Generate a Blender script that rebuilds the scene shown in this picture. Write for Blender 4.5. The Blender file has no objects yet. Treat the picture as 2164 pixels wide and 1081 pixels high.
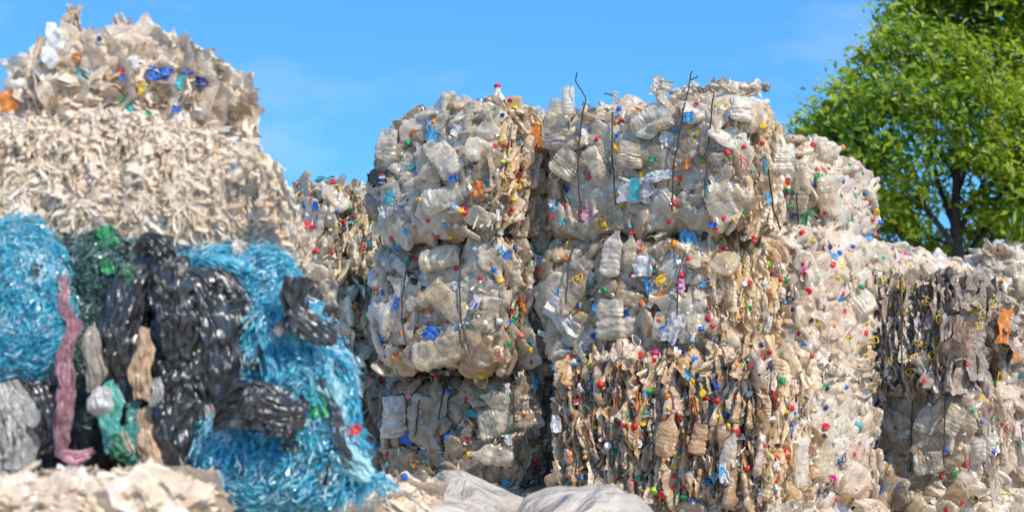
import bpy, math, random
import numpy as np
from mathutils import Vector, Matrix

random.seed(7)
RNG = np.random.default_rng(7)
S = bpy.context.scene
COL = S.collection
R = math.radians

# ------------------------------------------------------------------ camera
CAM_H = 1.7
F_PX = 3607.0            # focal length in photo pixels (60 mm on 36 mm)
HORIZON = 830.0
PITCH = math.atan((HORIZON - 540.5) / F_PX)


def ray(px, py):
    dx = (px - 1082.0) / F_PX
    dy = (540.5 - py) / F_PX
    return Vector((dx, math.cos(PITCH) - dy * math.sin(PITCH), math.sin(PITCH) + dy * math.cos(PITCH)))


def at(px, py, Y):
    d = ray(px, py)
    d = d * (Y / d.y)
    return Vector((d.x, d.y, d.z + CAM_H))


cam_d = bpy.data.cameras.new('camera')
cam = bpy.data.objects.new('camera', cam_d)
COL.objects.link(cam)
cam.location = (0, 0, CAM_H)
cam.rotation_euler = (math.pi / 2 + PITCH, 0, 0)
cam_d.lens = 60
cam_d.sensor_width = 36
cam_d.clip_end = 3000
cam_d.clip_start = 0.1
cam_d.dof.use_dof = True
cam_d.dof.focus_distance = 11.5
cam_d.dof.aperture_fstop = 2.1
cam_d.dof.aperture_blades = 0
S.camera = cam

# ------------------------------------------------------------------ noise and mesh helpers
_perm = RNG.permutation(256)
_g = RNG.normal(size=(256, 3))
_g /= np.linalg.norm(_g, axis=1)[:, None]


def pnoise(p):
    p = np.asarray(p, float)
    fl = np.floor(p)
    i = fl.astype(int) & 255
    f = p - fl
    u = f * f * f * (f * (f * 6 - 15) + 10)
    out = np.zeros(len(p))
    for dx in (0, 1):
        wx = u[:, 0] if dx else 1 - u[:, 0]
        hx = _perm[(i[:, 0] + dx) & 255]
        for dy in (0, 1):
            wy = u[:, 1] if dy else 1 - u[:, 1]
            hy = _perm[(hx + i[:, 1] + dy) & 255]
            for dz in (0, 1):
                wz = u[:, 2] if dz else 1 - u[:, 2]
                g = _g[_perm[(hy + i[:, 2] + dz) & 255]]
                d = g[:, 0] * (f[:, 0] - dx) + g[:, 1] * (f[:, 1] - dy) + g[:, 2] * (f[:, 2] - dz)
                out += wx * wy * wz * d
    return out * 1.5


def vnoise(p):
    return np.stack([pnoise(p + 13.7), pnoise(p + 57.3), pnoise(p + 101.9)], 1)


def fbm(p, o=3, gain=.5):
    a, s, out = 1.0, 1.0, 0
    for k in range(o):
        out = out + a * pnoise(p * s + 17.3 * k)
        a *= gain
        s *= 2.03
    return out


def sstep(a, b, x):
    t = np.clip((x - a) / (b - a), 0, 1)
    return t * t * (3 - 2 * t)


def grid_faces(nu, nv, wrap=False):
    i = np.arange(nu - 1)[:, None]
    j = np.arange(nv if wrap else nv - 1)[None, :]
    j2 = (j + 1) % nv
    a = i * nv + j
    b = i * nv + j2
    return np.stack([a, b, b + nv, a + nv], -1).reshape(-1, 4)


def new_mesh(name, V, F, mat=None, smooth=True, fmat=None):
    V = np.asarray(V, np.float32)
    F = np.asarray(F, np.int32)
    k = F.shape[1]
    me = bpy.data.meshes.new(name)
    me.vertices.add(len(V))
    me.vertices.foreach_set('co', V.ravel())
    me.loops.add(F.size)
    me.loops.foreach_set('vertex_index', F.ravel())
    me.polygons.add(len(F))
    me.polygons.foreach_set('loop_start', np.arange(0, F.size, k, dtype=np.int32))
    me.polygons.foreach_set('loop_total', np.full(len(F), k, np.int32))
    me.polygons.foreach_set('use_smooth', np.full(len(F), smooth, bool))
    for m in (mat if isinstance(mat, (list, tuple)) else [mat]):
        if m:
            me.materials.append(m)
    if fmat is not None:
        me.polygons.foreach_set('material_index', np.asarray(fmat, np.int32))
    me.update(calc_edges=True)
    return me


def add(name, me, parent=None, M=None):
    o = bpy.data.objects.new(name, me)
    COL.objects.link(o)
    if parent is not None:
        o.parent = parent
    if M is not None:
        o.matrix_local = M
    return o


def tag(o, label=None, cat=None, group=None, kind=None):
    if label:
        o['label'] = label
    if cat:
        o['category'] = cat
    if group:
        o['group'] = group
    if kind:
        o['kind'] = kind
    return o


def empty(name, loc, rz=0):
    o = bpy.data.objects.new(name, None)
    COL.objects.link(o)
    o.location = loc
    o.rotation_euler = (0, 0, rz)
    o.empty_display_size = .1
    return o


def tube(pts, rad, n=6):
    P = np.array([tuple(p) for p in pts], float)
    m = len(P)
    rad = np.broadcast_to(np.asarray(rad, float), (m,))
    T = np.gradient(P, axis=0)
    T /= np.linalg.norm(T, axis=1)[:, None] + 1e-9
    ref = np.array([0, 1.0, 0]) if abs(T[:, 1]).mean() < .8 else np.array([1.0, 0, 0])
    A = np.cross(T, ref)
    A /= np.linalg.norm(A, axis=1)[:, None] + 1e-9
    B = np.cross(T, A)
    a = np.linspace(0, 2 * np.pi, n, endpoint=False)
    V = P[:, None] + rad[:, None, None] * (np.cos(a)[None, :, None] * A[:, None] + np.sin(a)[None, :, None] * B[:, None])
    return V.reshape(-1, 3), grid_faces(m, n, True)


class MB:
    """collects transformed pieces for ONE mesh"""
    def __init__(self):
        self.V, self.F, self.n = [], [], 0

    def put(self, V, F, M=None):
        if M is not None:
            M = np.asarray(M)
            V = V @ M[:3, :3].T + M[:3, 3]
        self.V.append(V)
        self.F.append(F + self.n)
        self.n += len(V)

    def mesh(self, name, mat, smooth=True):
        return new_mesh(name, np.concatenate(self.V), np.concatenate(self.F), mat, smooth)


# ------------------------------------------------------------------ materials
def nodes(name):
    m = bpy.data.materials.new(name)
    m.use_nodes = True
    nt = m.node_tree
    for n in list(nt.nodes):
        nt.nodes.remove(n)
    out = nt.nodes.new('ShaderNodeOutputMaterial')
    return m, nt, out


def nd(nt, kind, **kw):
    n = nt.nodes.new('ShaderNode' + kind)
    for k, v in kw.items():
        if k.startswith('i_'):
            n.inputs[k[2:].replace('_', ' ')].default_value = v
        else:
            setattr(n, k, v)
    return n


def ramp(nt, cols, interp='LINEAR'):
    r = nt.nodes.new('ShaderNodeValToRGB')
    r.color_ramp.interpolation = interp
    e = r.color_ramp.elements
    while len(e) < len(cols):
        e.new(.5)
    for k, (p, c) in enumerate(cols):
        e[k].position = p
        e[k].color = (*c, 1)
    return r


def mixc(nt, fac, a, b, mode='MIX'):
    n = nt.nodes.new('ShaderNodeMix')
    n.data_type = 'RGBA'
    n.blend_type = mode
    for s, v in ((0, fac), (6, a), (7, b)):
        if hasattr(v, 'is_output'):
            nt.links.new(v, n.inputs[s])
        else:
            n.inputs[s].default_value = v if s == 0 else (*v, 1)
    return n.outputs[2]


def mth(nt, op, a, b=None):
    n = nt.nodes.new('ShaderNodeMath')
    n.operation = op
    for s, v in enumerate((a, b)):
        if v is None:
            continue
        if hasattr(v, 'is_output'):
            nt.links.new(v, n.inputs[s])
        else:
            n.inputs[s].default_value = v
    return n.outputs[0]


def plastic(name, cols, dirt=(.22, .16, .10), dirt_amt=.5, clear=.35, transl=.14, rough=.3, bump=.5, spec=.5, scale=1.0, aniso=None, coat=.5, crease=24.0):
    """thin crinkled plastic: colour picked per piece, dirt in patches, see-through where it faces the viewer"""
    m, nt, out = nodes(name)
    L = nt.links.new
    tc = nd(nt, 'TexCoord')
    geo = nd(nt, 'NewGeometry')
    oi = nd(nt, 'ObjectInfo')
    rnd = mth(nt, 'FRACT', mth(nt, 'ADD', geo.outputs['Random Per Island'], oi.outputs['Random']))
    rp = ramp(nt, cols)
    L(rnd, rp.inputs[0])
    off = nd(nt, 'VectorMath', operation='ADD')
    L(tc.outputs['Object'], off.inputs[0])
    cmb = nd(nt, 'CombineXYZ')
    L(mth(nt, 'MULTIPLY', rnd, 37.0), cmb.inputs[0])
    L(mth(nt, 'MULTIPLY', oi.outputs['Random'], 11.0), cmb.inputs[1])
    L(cmb.outputs[0], off.inputs[1])
    vec = off.outputs[0]
    n1 = nd(nt, 'TexNoise', i_Scale=9.0 * scale, i_Detail=2.0, i_Roughness=.6)
    L(vec, n1.inputs['Vector'])
    dr = ramp(nt, [(.42, (0, 0, 0)), (.68, (1, 1, 1))])
    L(n1.outputs['Fac'], dr.inputs[0])
    col = mixc(nt, mth(nt, 'MULTIPLY', dr.outputs[0], dirt_amt), rp.outputs[0], dirt)
    n3 = nd(nt, 'TexNoise', i_Scale=22.0 * scale, i_Detail=1.0)
    L(vec, n3.inputs['Vector'])
    sp = ramp(nt, [(.25, (.8, .78, .75)), (.6, (1.04, 1.04, 1.04))])
    L(n3.outputs['Fac'], sp.inputs[0])
    col = mixc(nt, 1.0, col, sp.outputs[0], 'MULTIPLY')
    # crinkles
    bv = vec
    if aniso:
        mp = nd(nt, 'Mapping')
        mp.inputs['Scale'].default_value = aniso
        L(vec, mp.inputs['Vector'])
        bv = mp.outputs[0]
    n2 = nd(nt, 'TexNoise', i_Scale=24.0 * scale, i_Detail=1.5, i_Roughness=.5)
    L(bv, n2.inputs['Vector'])
    rid = mth(nt, 'ABSOLUTE', mth(nt, 'SUBTRACT', n2.outputs['Fac'], .5))
    wv = nd(nt, 'VectorMath', operation='MULTIPLY_ADD')
    L(n2.outputs['Color'], wv.inputs[0])
    wv.inputs[1].default_value = (.05, .05, .05)
    L(bv, wv.inputs[2])
    vo = nd(nt, 'TexVoronoi', feature='DISTANCE_TO_EDGE', i_Scale=crease)
    L(wv.outputs[0], vo.inputs['Vector'])
    cr = ramp(nt, [(0, (1, 1, 1)), (.05, (.25, .25, .25)), (.12, (0, 0, 0))])
    L(vo.outputs['Distance'], cr.inputs[0])
    col = mixc(nt, mth(nt, 'MULTIPLY', cr.outputs[0], .3), col, (.93, .86, .75))
    hgt = mth(nt, 'ADD', rid, mth(nt, 'MULTIPLY', cr.outputs[0], .07))
    bp = nd(nt, 'Bump', i_Strength=bump, i_Distance=.03)
    L(hgt, bp.inputs['Height'])
    pb = nd(nt, 'BsdfPrincipled')
    L(col, pb.inputs['Base Color'])
    L(bp.outputs[0], pb.inputs['Normal'])
    pb.inputs['Roughness'].default_value = rough
    pb.inputs['Specular IOR Level'].default_value = spec
    pb.inputs['Coat Weight'].default_value = coat
    pb.inputs['Coat Roughness'].default_value = .1
    tr = nd(nt, 'BsdfTranslucent')
    L(col, tr.inputs['Color'])
    L(bp.outputs[0], tr.inputs['Normal'])
    ms = nd(nt, 'MixShader')
    ms.inputs[0].default_value = transl
    L(pb.outputs[0], ms.inputs[1])
    L(tr.outputs[0], ms.inputs[2])
    last = ms.outputs[0]
    if clear > 0:
        lw = nd(nt, 'LayerWeight', i_Blend=.5)
        fac = mth(nt, 'MULTIPLY', mth(nt, 'SUBTRACT', 1.0, lw.outputs['Facing']), clear * 1.35)
        fac = mth(nt, 'MULTIPLY', fac, mth(nt, 'SUBTRACT', 1.15, dr.outputs[0]))
        tp = nd(nt, 'BsdfTransparent')
        tp.inputs['Color'].default_value = (.92, .88, .8, 1)
        mx = nd(nt, 'MixShader')
        L(fac, mx.inputs[0])
        L(last, mx.inputs[1])
        L(tp.outputs[0], mx.inputs[2])
        last = mx.outputs[0]
    L(last, out.inputs['Surface'])
    return m


DUSTY = plastic('dusty_clear_plastic', [(0, (0.400, 0.241, 0.114)), (.08, (0.700, 0.492, 0.290)), (.2, (0.880, 0.714, 0.493)), (.3, (0.520, 0.347, 0.185)), (.4, (0.920, 0.820, 0.651)), (.52, (0.780, 0.589, 0.370)), (.62, (0.940, 0.868, 0.739)), (.72, (0.640, 0.482, 0.299)), (.8, (0.900, 0.820, 0.678)), (.88, (0.780, 0.695, 0.528)), (.94, (0.400, 0.309, 0.167)), (1, (0.900, 0.753, 0.528))],
                dirt=(.34, .2, .085), dirt_amt=.45, clear=.44, rough=.24, spec=.8)
DUSKY = plastic('shaded_clear_plastic', [(0, (0.294, 0.190, 0.096)), (.15, (0.525, 0.380, 0.232)), (.35, (0.651, 0.503, 0.328)), (.5, (0.378, 0.266, 0.152)), (.7, (0.693, 0.570, 0.400)), (.85, (0.462, 0.351, 0.216)), (1, (0.588, 0.437, 0.264))],
                dirt=(.2, .13, .07), dirt_amt=.55, clear=.42, rough=.24, spec=.8)  # darker DUSTY: shadow on the bottom left bale put into the colour
INNER = plastic('shade_dark_inner_plastic', [(0, (.16, .1, .055)), (.3, (.3, .21, .13)), (.6, (.22, .15, .085)), (.8, (.42, .32, .21)), (1, (.19, .13, .08))], dirt=(.1, .065, .04), dirt_amt=.6, clear=.2, rough=.3)  # recessed layer: crevice shade put into a darker colour
WARM = plastic('stained_warm_plastic', [(0, (.62, .38, .16)), (.2, (.91, .77, .57)), (.42, (.82, .5, .2)), (.6, (.93, .84, .68)), (.75, (.5, .33, .17)), (.88, (.9, .68, .38)), (1, (.84, .6, .32))], dirt=(.58, .3, .09), dirt_amt=.55, clear=.12, transl=.2)
PALEWARM = plastic('pale_warm_plastic', [(0, (.8, .62, .36)), (.3, (.94, .86, .68)), (.55, (.88, .7, .4)), (.8, (.95, .9, .78)), (1, (.6, .45, .24))], dirt=(.5, .34, .12), dirt_amt=.4, clear=.05, transl=.25)  # paler WARM: sun on the back bales' right ends put into the colour
RUSTY = plastic('rust_stained_plastic', [(0, (.5, .31, .15)), (.2, (.74, .6, .44)), (.4, (.6, .34, .13)), (.55, (.72, .62, .5)), (.7, (.34, .22, .13)), (.85, (.6, .42, .25)), (1, (.82, .72, .6))], dirt=(.52, .22, .05), dirt_amt=.55, clear=.1, transl=.15)
CLEAN = plastic('clean_clear_plastic', [(0, (0.770, 0.547, 0.369)), (.25, (0.950, 0.787, 0.634)), (.45, (0.686, 0.470, 0.294)), (.65, (0.950, 0.845, 0.728)), (.85, (0.895, 0.778, 0.662)), (1, (0.936, 0.720, 0.539))], dirt=(.48, .31, .15), dirt_amt=.45, clear=.42, rough=.18, spec=.8)
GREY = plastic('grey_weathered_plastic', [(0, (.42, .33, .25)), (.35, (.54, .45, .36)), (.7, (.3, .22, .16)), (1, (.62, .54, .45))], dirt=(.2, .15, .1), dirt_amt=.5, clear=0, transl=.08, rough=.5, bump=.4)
GREYSIDE = plastic('grey_side_sheet', [(0, (0.216, 0.154, 0.106)), (.35, (0.302, 0.230, 0.174)), (.6, (0.144, 0.096, 0.062)), (.8, (0.360, 0.294, 0.235)), (1, (0.245, 0.173, 0.112))], dirt=(.22, .14, .08), dirt_amt=.5, clear=0, transl=.06, rough=.5, bump=.4)  # darker GREY, toned down in colour to offset the sun on that side
FILM = plastic('white_film', [(0, (0.880, 0.712, 0.524)), (.3, (0.940, 0.809, 0.635)), (.6, (0.820, 0.624, 0.432)), (.85, (0.950, 0.858, 0.718)), (1, (0.900, 0.751, 0.570))], dirt=(.66, .46, .29), dirt_amt=.35, clear=.05, transl=.3, rough=.42, bump=.4, aniso=(1.6, 1.6, .7), coat=.15)
FILM_LOOSE = plastic('loose_white_film', [(0, (.72, .54, .36)), (.25, (.92, .81, .66)), (.5, (.6, .42, .26)), (.75, (.94, .88, .78)), (1, (.76, .58, .4))], dirt=(.42, .27, .14), dirt_amt=.5, clear=.1, transl=.3, rough=.36, bump=.45, coat=.2)


HERO = plastic('blown_up_clear_plastic', [(0, (0.860, 0.728, 0.540)), (.35, (0.950, 0.892, 0.774)), (.6, (0.740, 0.582, 0.396)), (.8, (0.950, 0.902, 0.810)), (1, (0.840, 0.708, 0.513))], dirt=(.5, .33, .16), dirt_amt=.45, clear=.5, rough=.2, spec=.8, coat=.35, crease=16.0)
HEROBROWN = plastic('rusty_bottle_plastic', [(0, (.5, .28, .12)), (1, (.6, .36, .17))], dirt=(.45, .2, .05), dirt_amt=.5, clear=.05, transl=.1, rough=.35)


def core_mat(name, a, b, c, sc=14.0, aniso=(1, 1, .6)):
    m, nt, out = nodes(name)
    L = nt.links.new
    tc = nd(nt, 'TexCoord')
    mp = nd(nt, 'Mapping')
    mp.inputs['Scale'].default_value = aniso
    L(tc.outputs['Object'], mp.inputs['Vector'])
    n = nd(nt, 'TexNoise', i_Scale=sc, i_Detail=6.0, i_Roughness=.7)
    L(mp.outputs[0], n.inputs['Vector'])
    r = ramp(nt, [(.3, a), (.52, b), (.7, c)])
    L(n.outputs['Fac'], r.inputs[0])
    bp = nd(nt, 'Bump', i_Strength=.8, i_Distance=.03)
    L(n.outputs['Fac'], bp.inputs['Height'])
    p = nd(nt, 'BsdfPrincipled', i_Roughness=.55)
    L(r.outputs[0], p.inputs['Base Color'])
    L(bp.outputs[0], p.inputs['Normal'])
    L(p.outputs[0], out.inputs['Surface'])
    return m


CORE = core_mat('packed_plastic_core', (.02, .015, .01), (.07, .05, .036), (.16, .12, .085))  # near black: shade of the deep gaps put into the colour
CORE_RUST = core_mat('packed_rusty_core', (.04, .025, .015), (.16, .1, .05), (.3, .22, .14))
CORE_GREY = core_mat('packed_grey_core', (.06, .045, .035), (.16, .12, .09), (.27, .21, .16))
CORE_DARK = core_mat('packed_dark_core', (.012, .011, .01), (.045, .038, .032), (.12, .1, .085))
CORE_FILM = core_mat('packed_film_core', (.46, .33, .22), (.82, .7, .58), (.9, .83, .76), 22.0, (1.4, 1.4, .45))


def solid(name, col, rough=.4, transl=0, bump=.25, var=.25, scale=30.0, spec=.5, clear=0):
    m, nt, out = nodes(name)
    L = nt.links.new
    tc = nd(nt, 'TexCoord')
    n = nd(nt, 'TexNoise', i_Scale=scale, i_Detail=4.0, i_Roughness=.65)
    L(tc.outputs['Object'], n.inputs['Vector'])
    dk = tuple(c * (1 - var * 1.6) for c in col)
    lt = tuple(min(1, c * (1 + var * .5) + .02 * var) for c in col)
    r = ramp(nt, [(.3, dk), (.6, lt)])
    L(n.outputs['Fac'], r.inputs[0])
    bp = nd(nt, 'Bump', i_Strength=bump, i_Distance=.02)
    L(n.outputs['Fac'], bp.inputs['Height'])
    p = nd(nt, 'BsdfPrincipled', i_Roughness=rough)
    p.inputs['Specular IOR Level'].default_value = spec
    L(r.outputs[0], p.inputs['Base Color'])
    L(bp.outputs[0], p.inputs['Normal'])
    last = p.outputs[0]
    if transl:
        t = nd(nt, 'BsdfTranslucent')
        L(r.outputs[0], t.inputs['Color'])
        x = nd(nt, 'MixShader')
        x.inputs[0].default_value = transl
        L(last, x.inputs[1])
        L(t.outputs[0], x.inputs[2])
        last = x.outputs[0]
    if clear:
        t = nd(nt, 'BsdfTransparent')
        x = nd(nt, 'MixShader')
        x.inputs[0].default_value = clear
        L(last, x.inputs[1])
        L(t.outputs[0], x.inputs[2])
        last = x.outputs[0]
    L(last, out.inputs['Surface'])
    return m


RGB = dict(red=(.62, .025, .03), blue=(.02, .14, .55), navy=(.015, .035, .16), yellow=(.78, .5, .02), green=(.02, .33, .1),
           lime=(.4, .62, .06), orange=(.75, .24, .03), white=(.78, .77, .74), lightblue=(.1, .42, .72), teal=(.06, .42, .46),
           magenta=(.65, .02, .25), pink=(.72, .3, .34), black=(.02, .02, .022), brown=(.3, .14, .07))
CAPM = {k: solid('cap_' + k, v, .35, .08, .12, .15, 60) for k, v in RGB.items()}
SHEETM = {k: solid('printed_film_' + k, tuple(c * .92 + .02 for c in v), .38, .2, .4, .35, 26) for k, v in RGB.items()}
WIRE = solid('rusty_wire', (.045, .028, .02), .6, 0, .3, .4, 80)
BLACKBAG = solid('black_sack_plastic', (.021, .0195, .018), .3, 0, .3, .3, 16, 1.0)


# ------------------------------------------------------------------ piece library: crushed bottles, film scraps
def bottle_shape(nu, nv, L, Rad, flat, seed, crush=1.0, neck=True):
    rs = np.random.RandomState(seed)
    u = np.linspace(0, 1, nu)
    r = np.ones(nu)
    r *= np.sqrt(np.clip(1 - (1 - np.clip(u / .12, 0, 1)) ** 2 * .8, 0, 1))
    r *= 1 + .05 * np.sin(u * 2 * np.pi * rs.choice([6, 8, 10])) * (u < .64) * (u > .08)
    r *= 1 - .18 * np.exp(-((u - rs.uniform(.3, .5)) / .06) ** 2) * rs.uniform(0, 1)
    if neck:
        s = sstep(.6, .9, u)
        r = r * (1 - s) + .3 * s
    else:
        r *= 1 - .15 * u
    r[0] *= .25
    a = np.linspace(0, 2 * np.pi, nv, endpoint=False)
    X = Rad * r[:, None] * np.cos(a)
    Yv = Rad * r[:, None] * np.sin(a)
    w = sstep(.78, .9, u)[:, None] if neck else np.zeros((nu, 1))
    fe = flat * (1 - w) + .85 * w
    X = X * (1 + (1 - fe) * .45)
    Yv = Yv * fe
    Z = np.repeat(((u - .5) * L)[:, None], nv, 1)
    P = np.stack([X, Yv, Z], -1).reshape(-1, 3)
    o = rs.uniform(0, 200, 3)
    uu = np.repeat(u, nv)
    k = (1 - .75 * (sstep(.8, .92, uu) if neck else 0 * uu)) * crush
    n1 = vnoise(P * np.array([9, 9, 7]) + o)
    P = P + n1 * (k * Rad * .3)[:, None]
    n2 = pnoise(P * 13 + o + 40)
    P[:, 1] += np.sign(P[:, 1]) * (np.abs(n2) - .15) * k * Rad * .4
    n3 = np.abs(pnoise(P * 30 + o + 90)) - .2
    P[:, 1] += np.sign(P[:, 1]) * n3 * k * Rad * .16
    # bend and twist
    c = rs.uniform(-1, 1) * .8 * crush
    z = P[:, 2]
    P[:, 1] += c * z * z * 1.2
    P[:, 0] += rs.uniform(-1, 1) * 1.2 * crush * z * z
    t = rs.uniform(-1, 1) * 2.2 * z
    x0, y0 = P[:, 0].copy(), P[:, 1].copy()
    P[:, 0] = x0 * np.cos(t) - y0 * np.sin(t)
    P[:, 1] = x0 * np.sin(t) + y0 * np.cos(t)
    e = P[-nv:].mean(0)
    d = e - P[-3 * nv:-2 * nv].mean(0)
    return P, grid_faces(nu, nv, True), e, d / np.linalg.norm(d), Rad * .3


SPECS = [(.24, .042, .42), (.27, .048, .36), (.30, .055, .45), (.32, .06, .38), (.22, .04, .55), (.26, .048, .32), (.29, .055, .5),
         (.25, .05, .42), (.31, .058, .36), (.23, .042, .45), (.34, .078, .42), (.30, .072, .38), (.18, .056, .42), (.2, .066, .4)]
BOT_HI, BOT_LO = [], []
for k, (l, r_, f) in enumerate(SPECS):
    nk = k < 12
    BOT_HI.append(bottle_shape(34, 26, l, r_, f, 100 + k, .8, nk))
    BOT_LO.append(bottle_shape(16, 16, l, r_, f * .8, 200 + k, 1.1, nk))


def scrap_shape(n, m, w, h, seed, amp=.03, fold=1.0):
    """crumpled film scrap; thin axis y, long axis z"""
    rs = np.random.RandomState(seed)
    z, x = np.meshgrid(np.linspace(-.5, .5, n), np.linspace(-.5, .5, m), indexing='ij')
    P = np.stack([x * w, 0 * x, z * h], -1).reshape(-1, 3)
    o = rs.uniform(0, 200, 3)
    xf, zf = x.ravel(), z.ravel()
    ed = np.maximum(np.abs(xf), np.abs(zf))
    gather = 1 - .3 * fold * np.abs(pnoise(np.stack([zf * 2.2, 0 * zf, 0 * zf], 1) + o)) * 2
    P[:, 0] *= np.clip(gather, .3, 1.2)
    ph = xf * rs.uniform(7, 13) + 2.2 * pnoise(np.stack([xf * 2, 0 * xf, zf * 2.5], 1) + o)
    P[:, 1] += amp * fold * .9 * np.sin(ph) * (.5 + sstep(.1, .5, np.abs(zf)))
    P += vnoise(np.stack([xf * 3.2, 0 * xf, zf * 3.2], 1) + o) * (.13 * w * sstep(.25, .5, ed))[:, None]
    P[:, 1] += amp * 1.1 * (np.abs(pnoise(np.stack([xf * 5, 0 * xf, zf * 3.4], 1) + o + 5)) - .2) * 2
    P[:, 1] += amp * .45 * pnoise(np.stack([xf * 12, 0 * xf, zf * 8], 1) + o + 9)
    P[:, 1] += rs.uniform(-1, 1) * .4 * P[:, 2] ** 2 / h + rs.uniform(-1, 1) * .4 * P[:, 0] ** 2 / w
    return P, grid_faces(n, m)


SCR_HI = [scrap_shape(22, 16, w, h, 300 + k, a) for k, (w, h, a) in enumerate(
    [(.12, .3, .03), (.1, .24, .025), (.16, .3, .04), (.08, .28, .02), (.18, .2, .04), (.14, .36, .035), (.2, .28, .05), (.07, .2, .02)])]
SCR_LO = [scrap_shape(12, 9, w, h, 400 + k, a) for k, (w, h, a) in enumerate(
    [(.12, .28, .035), (.09, .22, .03), (.15, .26, .045), (.07, .26, .025), (.16, .18, .045), (.12, .32, .04), (.18, .24, .05), (.06, .18, .025)])]

PLT_HI = [scrap_shape(26, 14, w, h, 640 + k, .02, .5) for k, (w, h) in enumerate([(.12, .34), (.1, .28), (.14, .42), (.09, .36), (.16, .3), (.12, .24)])]
PLT_LO = [scrap_shape(16, 9, w, h, 660 + k, .02, .5) for k, (w, h) in enumerate([(.12, .34), (.1, .28), (.14, .4), (.09, .36), (.16, .3), (.12, .24)])]
SHT_HI = [scrap_shape(26, 24, w, h, 680 + k, .014, .4) for k, (w, h) in enumerate([(.3, .42), (.24, .36), (.36, .5), (.2, .4), (.3, .3), (.42, .4)])]
SHT_LO = [scrap_shape(14, 14, w, h, 690 + k, .025, .5) for k, (w, h) in enumerate([(.28, .4), (.22, .34), (.34, .46), (.18, .4), (.3, .3), (.4, .4)])]
_mesh_cache = {}


def lib_mesh(kind, v, mat):
    key = (kind, v, mat.name)
    if key not in _mesh_cache:
        sh = {'bottle': BOT_HI, 'scrap': SCR_HI, 'plate': PLT_HI, 'sheet': SHT_HI}[kind][v]
        _mesh_cache[key] = new_mesh('crushed_bottle' if kind == 'bottle' else 'flattened_bottle' if kind == 'plate' else 'folded_sheet', sh[0], sh[1], mat)
    return _mesh_cache[key]


def cap_shape(n=18):
    prof = [(0.0, .0098), (.7, .0102), (.93, .01), (1.0, .0088), (1.0, -.0095), (.96, -.0098), (.88, -.0092), (.86, .006), (0, .006)]
    a = np.linspace(0, 2 * np.pi, n * 2, endpoint=False)
    V = []
    for i, (r, z) in enumerate(prof):
        rr = r * .0185 * (1 + (.035 * (np.arange(n * 2) % 2) if i in (3, 4) else 0))  # ridged skirt
        V.append(np.stack([rr * np.cos(a), rr * np.sin(a), np.full(n * 2, z * 1.05)], 1))
    return np.concatenate(V), grid_faces(len(prof), n * 2, True)


_cv, _cf = cap_shape()
CAP = {k: new_mesh('bottle_cap', _cv, _cf, m) for k, m in CAPM.items()}
CAP_COLS = ['red'] * 9 + ['blue'] * 5 + ['yellow'] * 4 + ['green'] * 4 + ['white'] * 4 + ['orange'] * 3 + ['lightblue'] * 2 + ['navy'] * 2 + ['lime', 'magenta', 'black', 'teal']


def handle_mesh(name, mat, rw, rh, t, seed, closed=True):
    rs = np.random.RandomState(seed)
    a = np.linspace(0, 2 * np.pi * (1 if closed else .62), 26)
    P = np.stack([rw * np.cos(a), .012 * np.sin(a * 2 + 1), rh * np.sin(a)], 1)
    P += vnoise(P * 20 + rs.uniform(0, 90, 3)) * .018
    if closed:
        P[-1] = P[0]
    V, F = tube(P, t, 6)
    return new_mesh(name, V, F, mat)


# ------------------------------------------------------------------ bales
BALES = {}
FLAKES = [scrap_shape(7, 6, w, h, 600 + k, .008) for k, (w, h) in enumerate([(.03, .05), (.045, .04), (.02, .07), (.05, .07), (.025, .03), (.015, .1)])]


def flake_material():
    m, nt, out = nodes('mixed_plastic_flakes')
    L = nt.links.new
    geo = nd(nt, 'NewGeometry')
    r = ramp(nt, [(0, (.8, .74, .64)), (.3, (.42, .31, .2)), (.45, (.84, .8, .74)), (.62, (.6, .48, .34)), (.72, (.88, .87, .85)), (.8, (.1, .3, .6)), (.83, (.55, .03, .03)), (.86, (.7, .38, .06)),
                  (.89, (.05, .32, .12)), (.92, (.08, .4, .5)), (.95, (.05, .05, .06)), (.97, (.75, .55, .05))], 'CONSTANT')
    L(geo.outputs['Random Per Island'], r.inputs[0])
    p = nd(nt, 'BsdfPrincipled', i_Roughness=.3)
    L(r.outputs[0], p.inputs['Base Color'])
    t = nd(nt, 'BsdfTranslucent')
    L(r.outputs[0], t.inputs['Color'])
    x = nd(nt, 'MixShader')
    x.inputs[0].default_value = .25
    L(p.outputs[0], x.inputs[1])
    L(t.outputs[0], x.inputs[2])
    L(x.outputs[0], out.inputs['Surface'])
    return m


FLAKEM = flake_material()


class Bale:
    pass


def rot_from(xa, ya, za):
    return np.stack([xa, ya, za], 1)


def unit(v):
    return v / (np.linalg.norm(v) + 1e-9)


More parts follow.
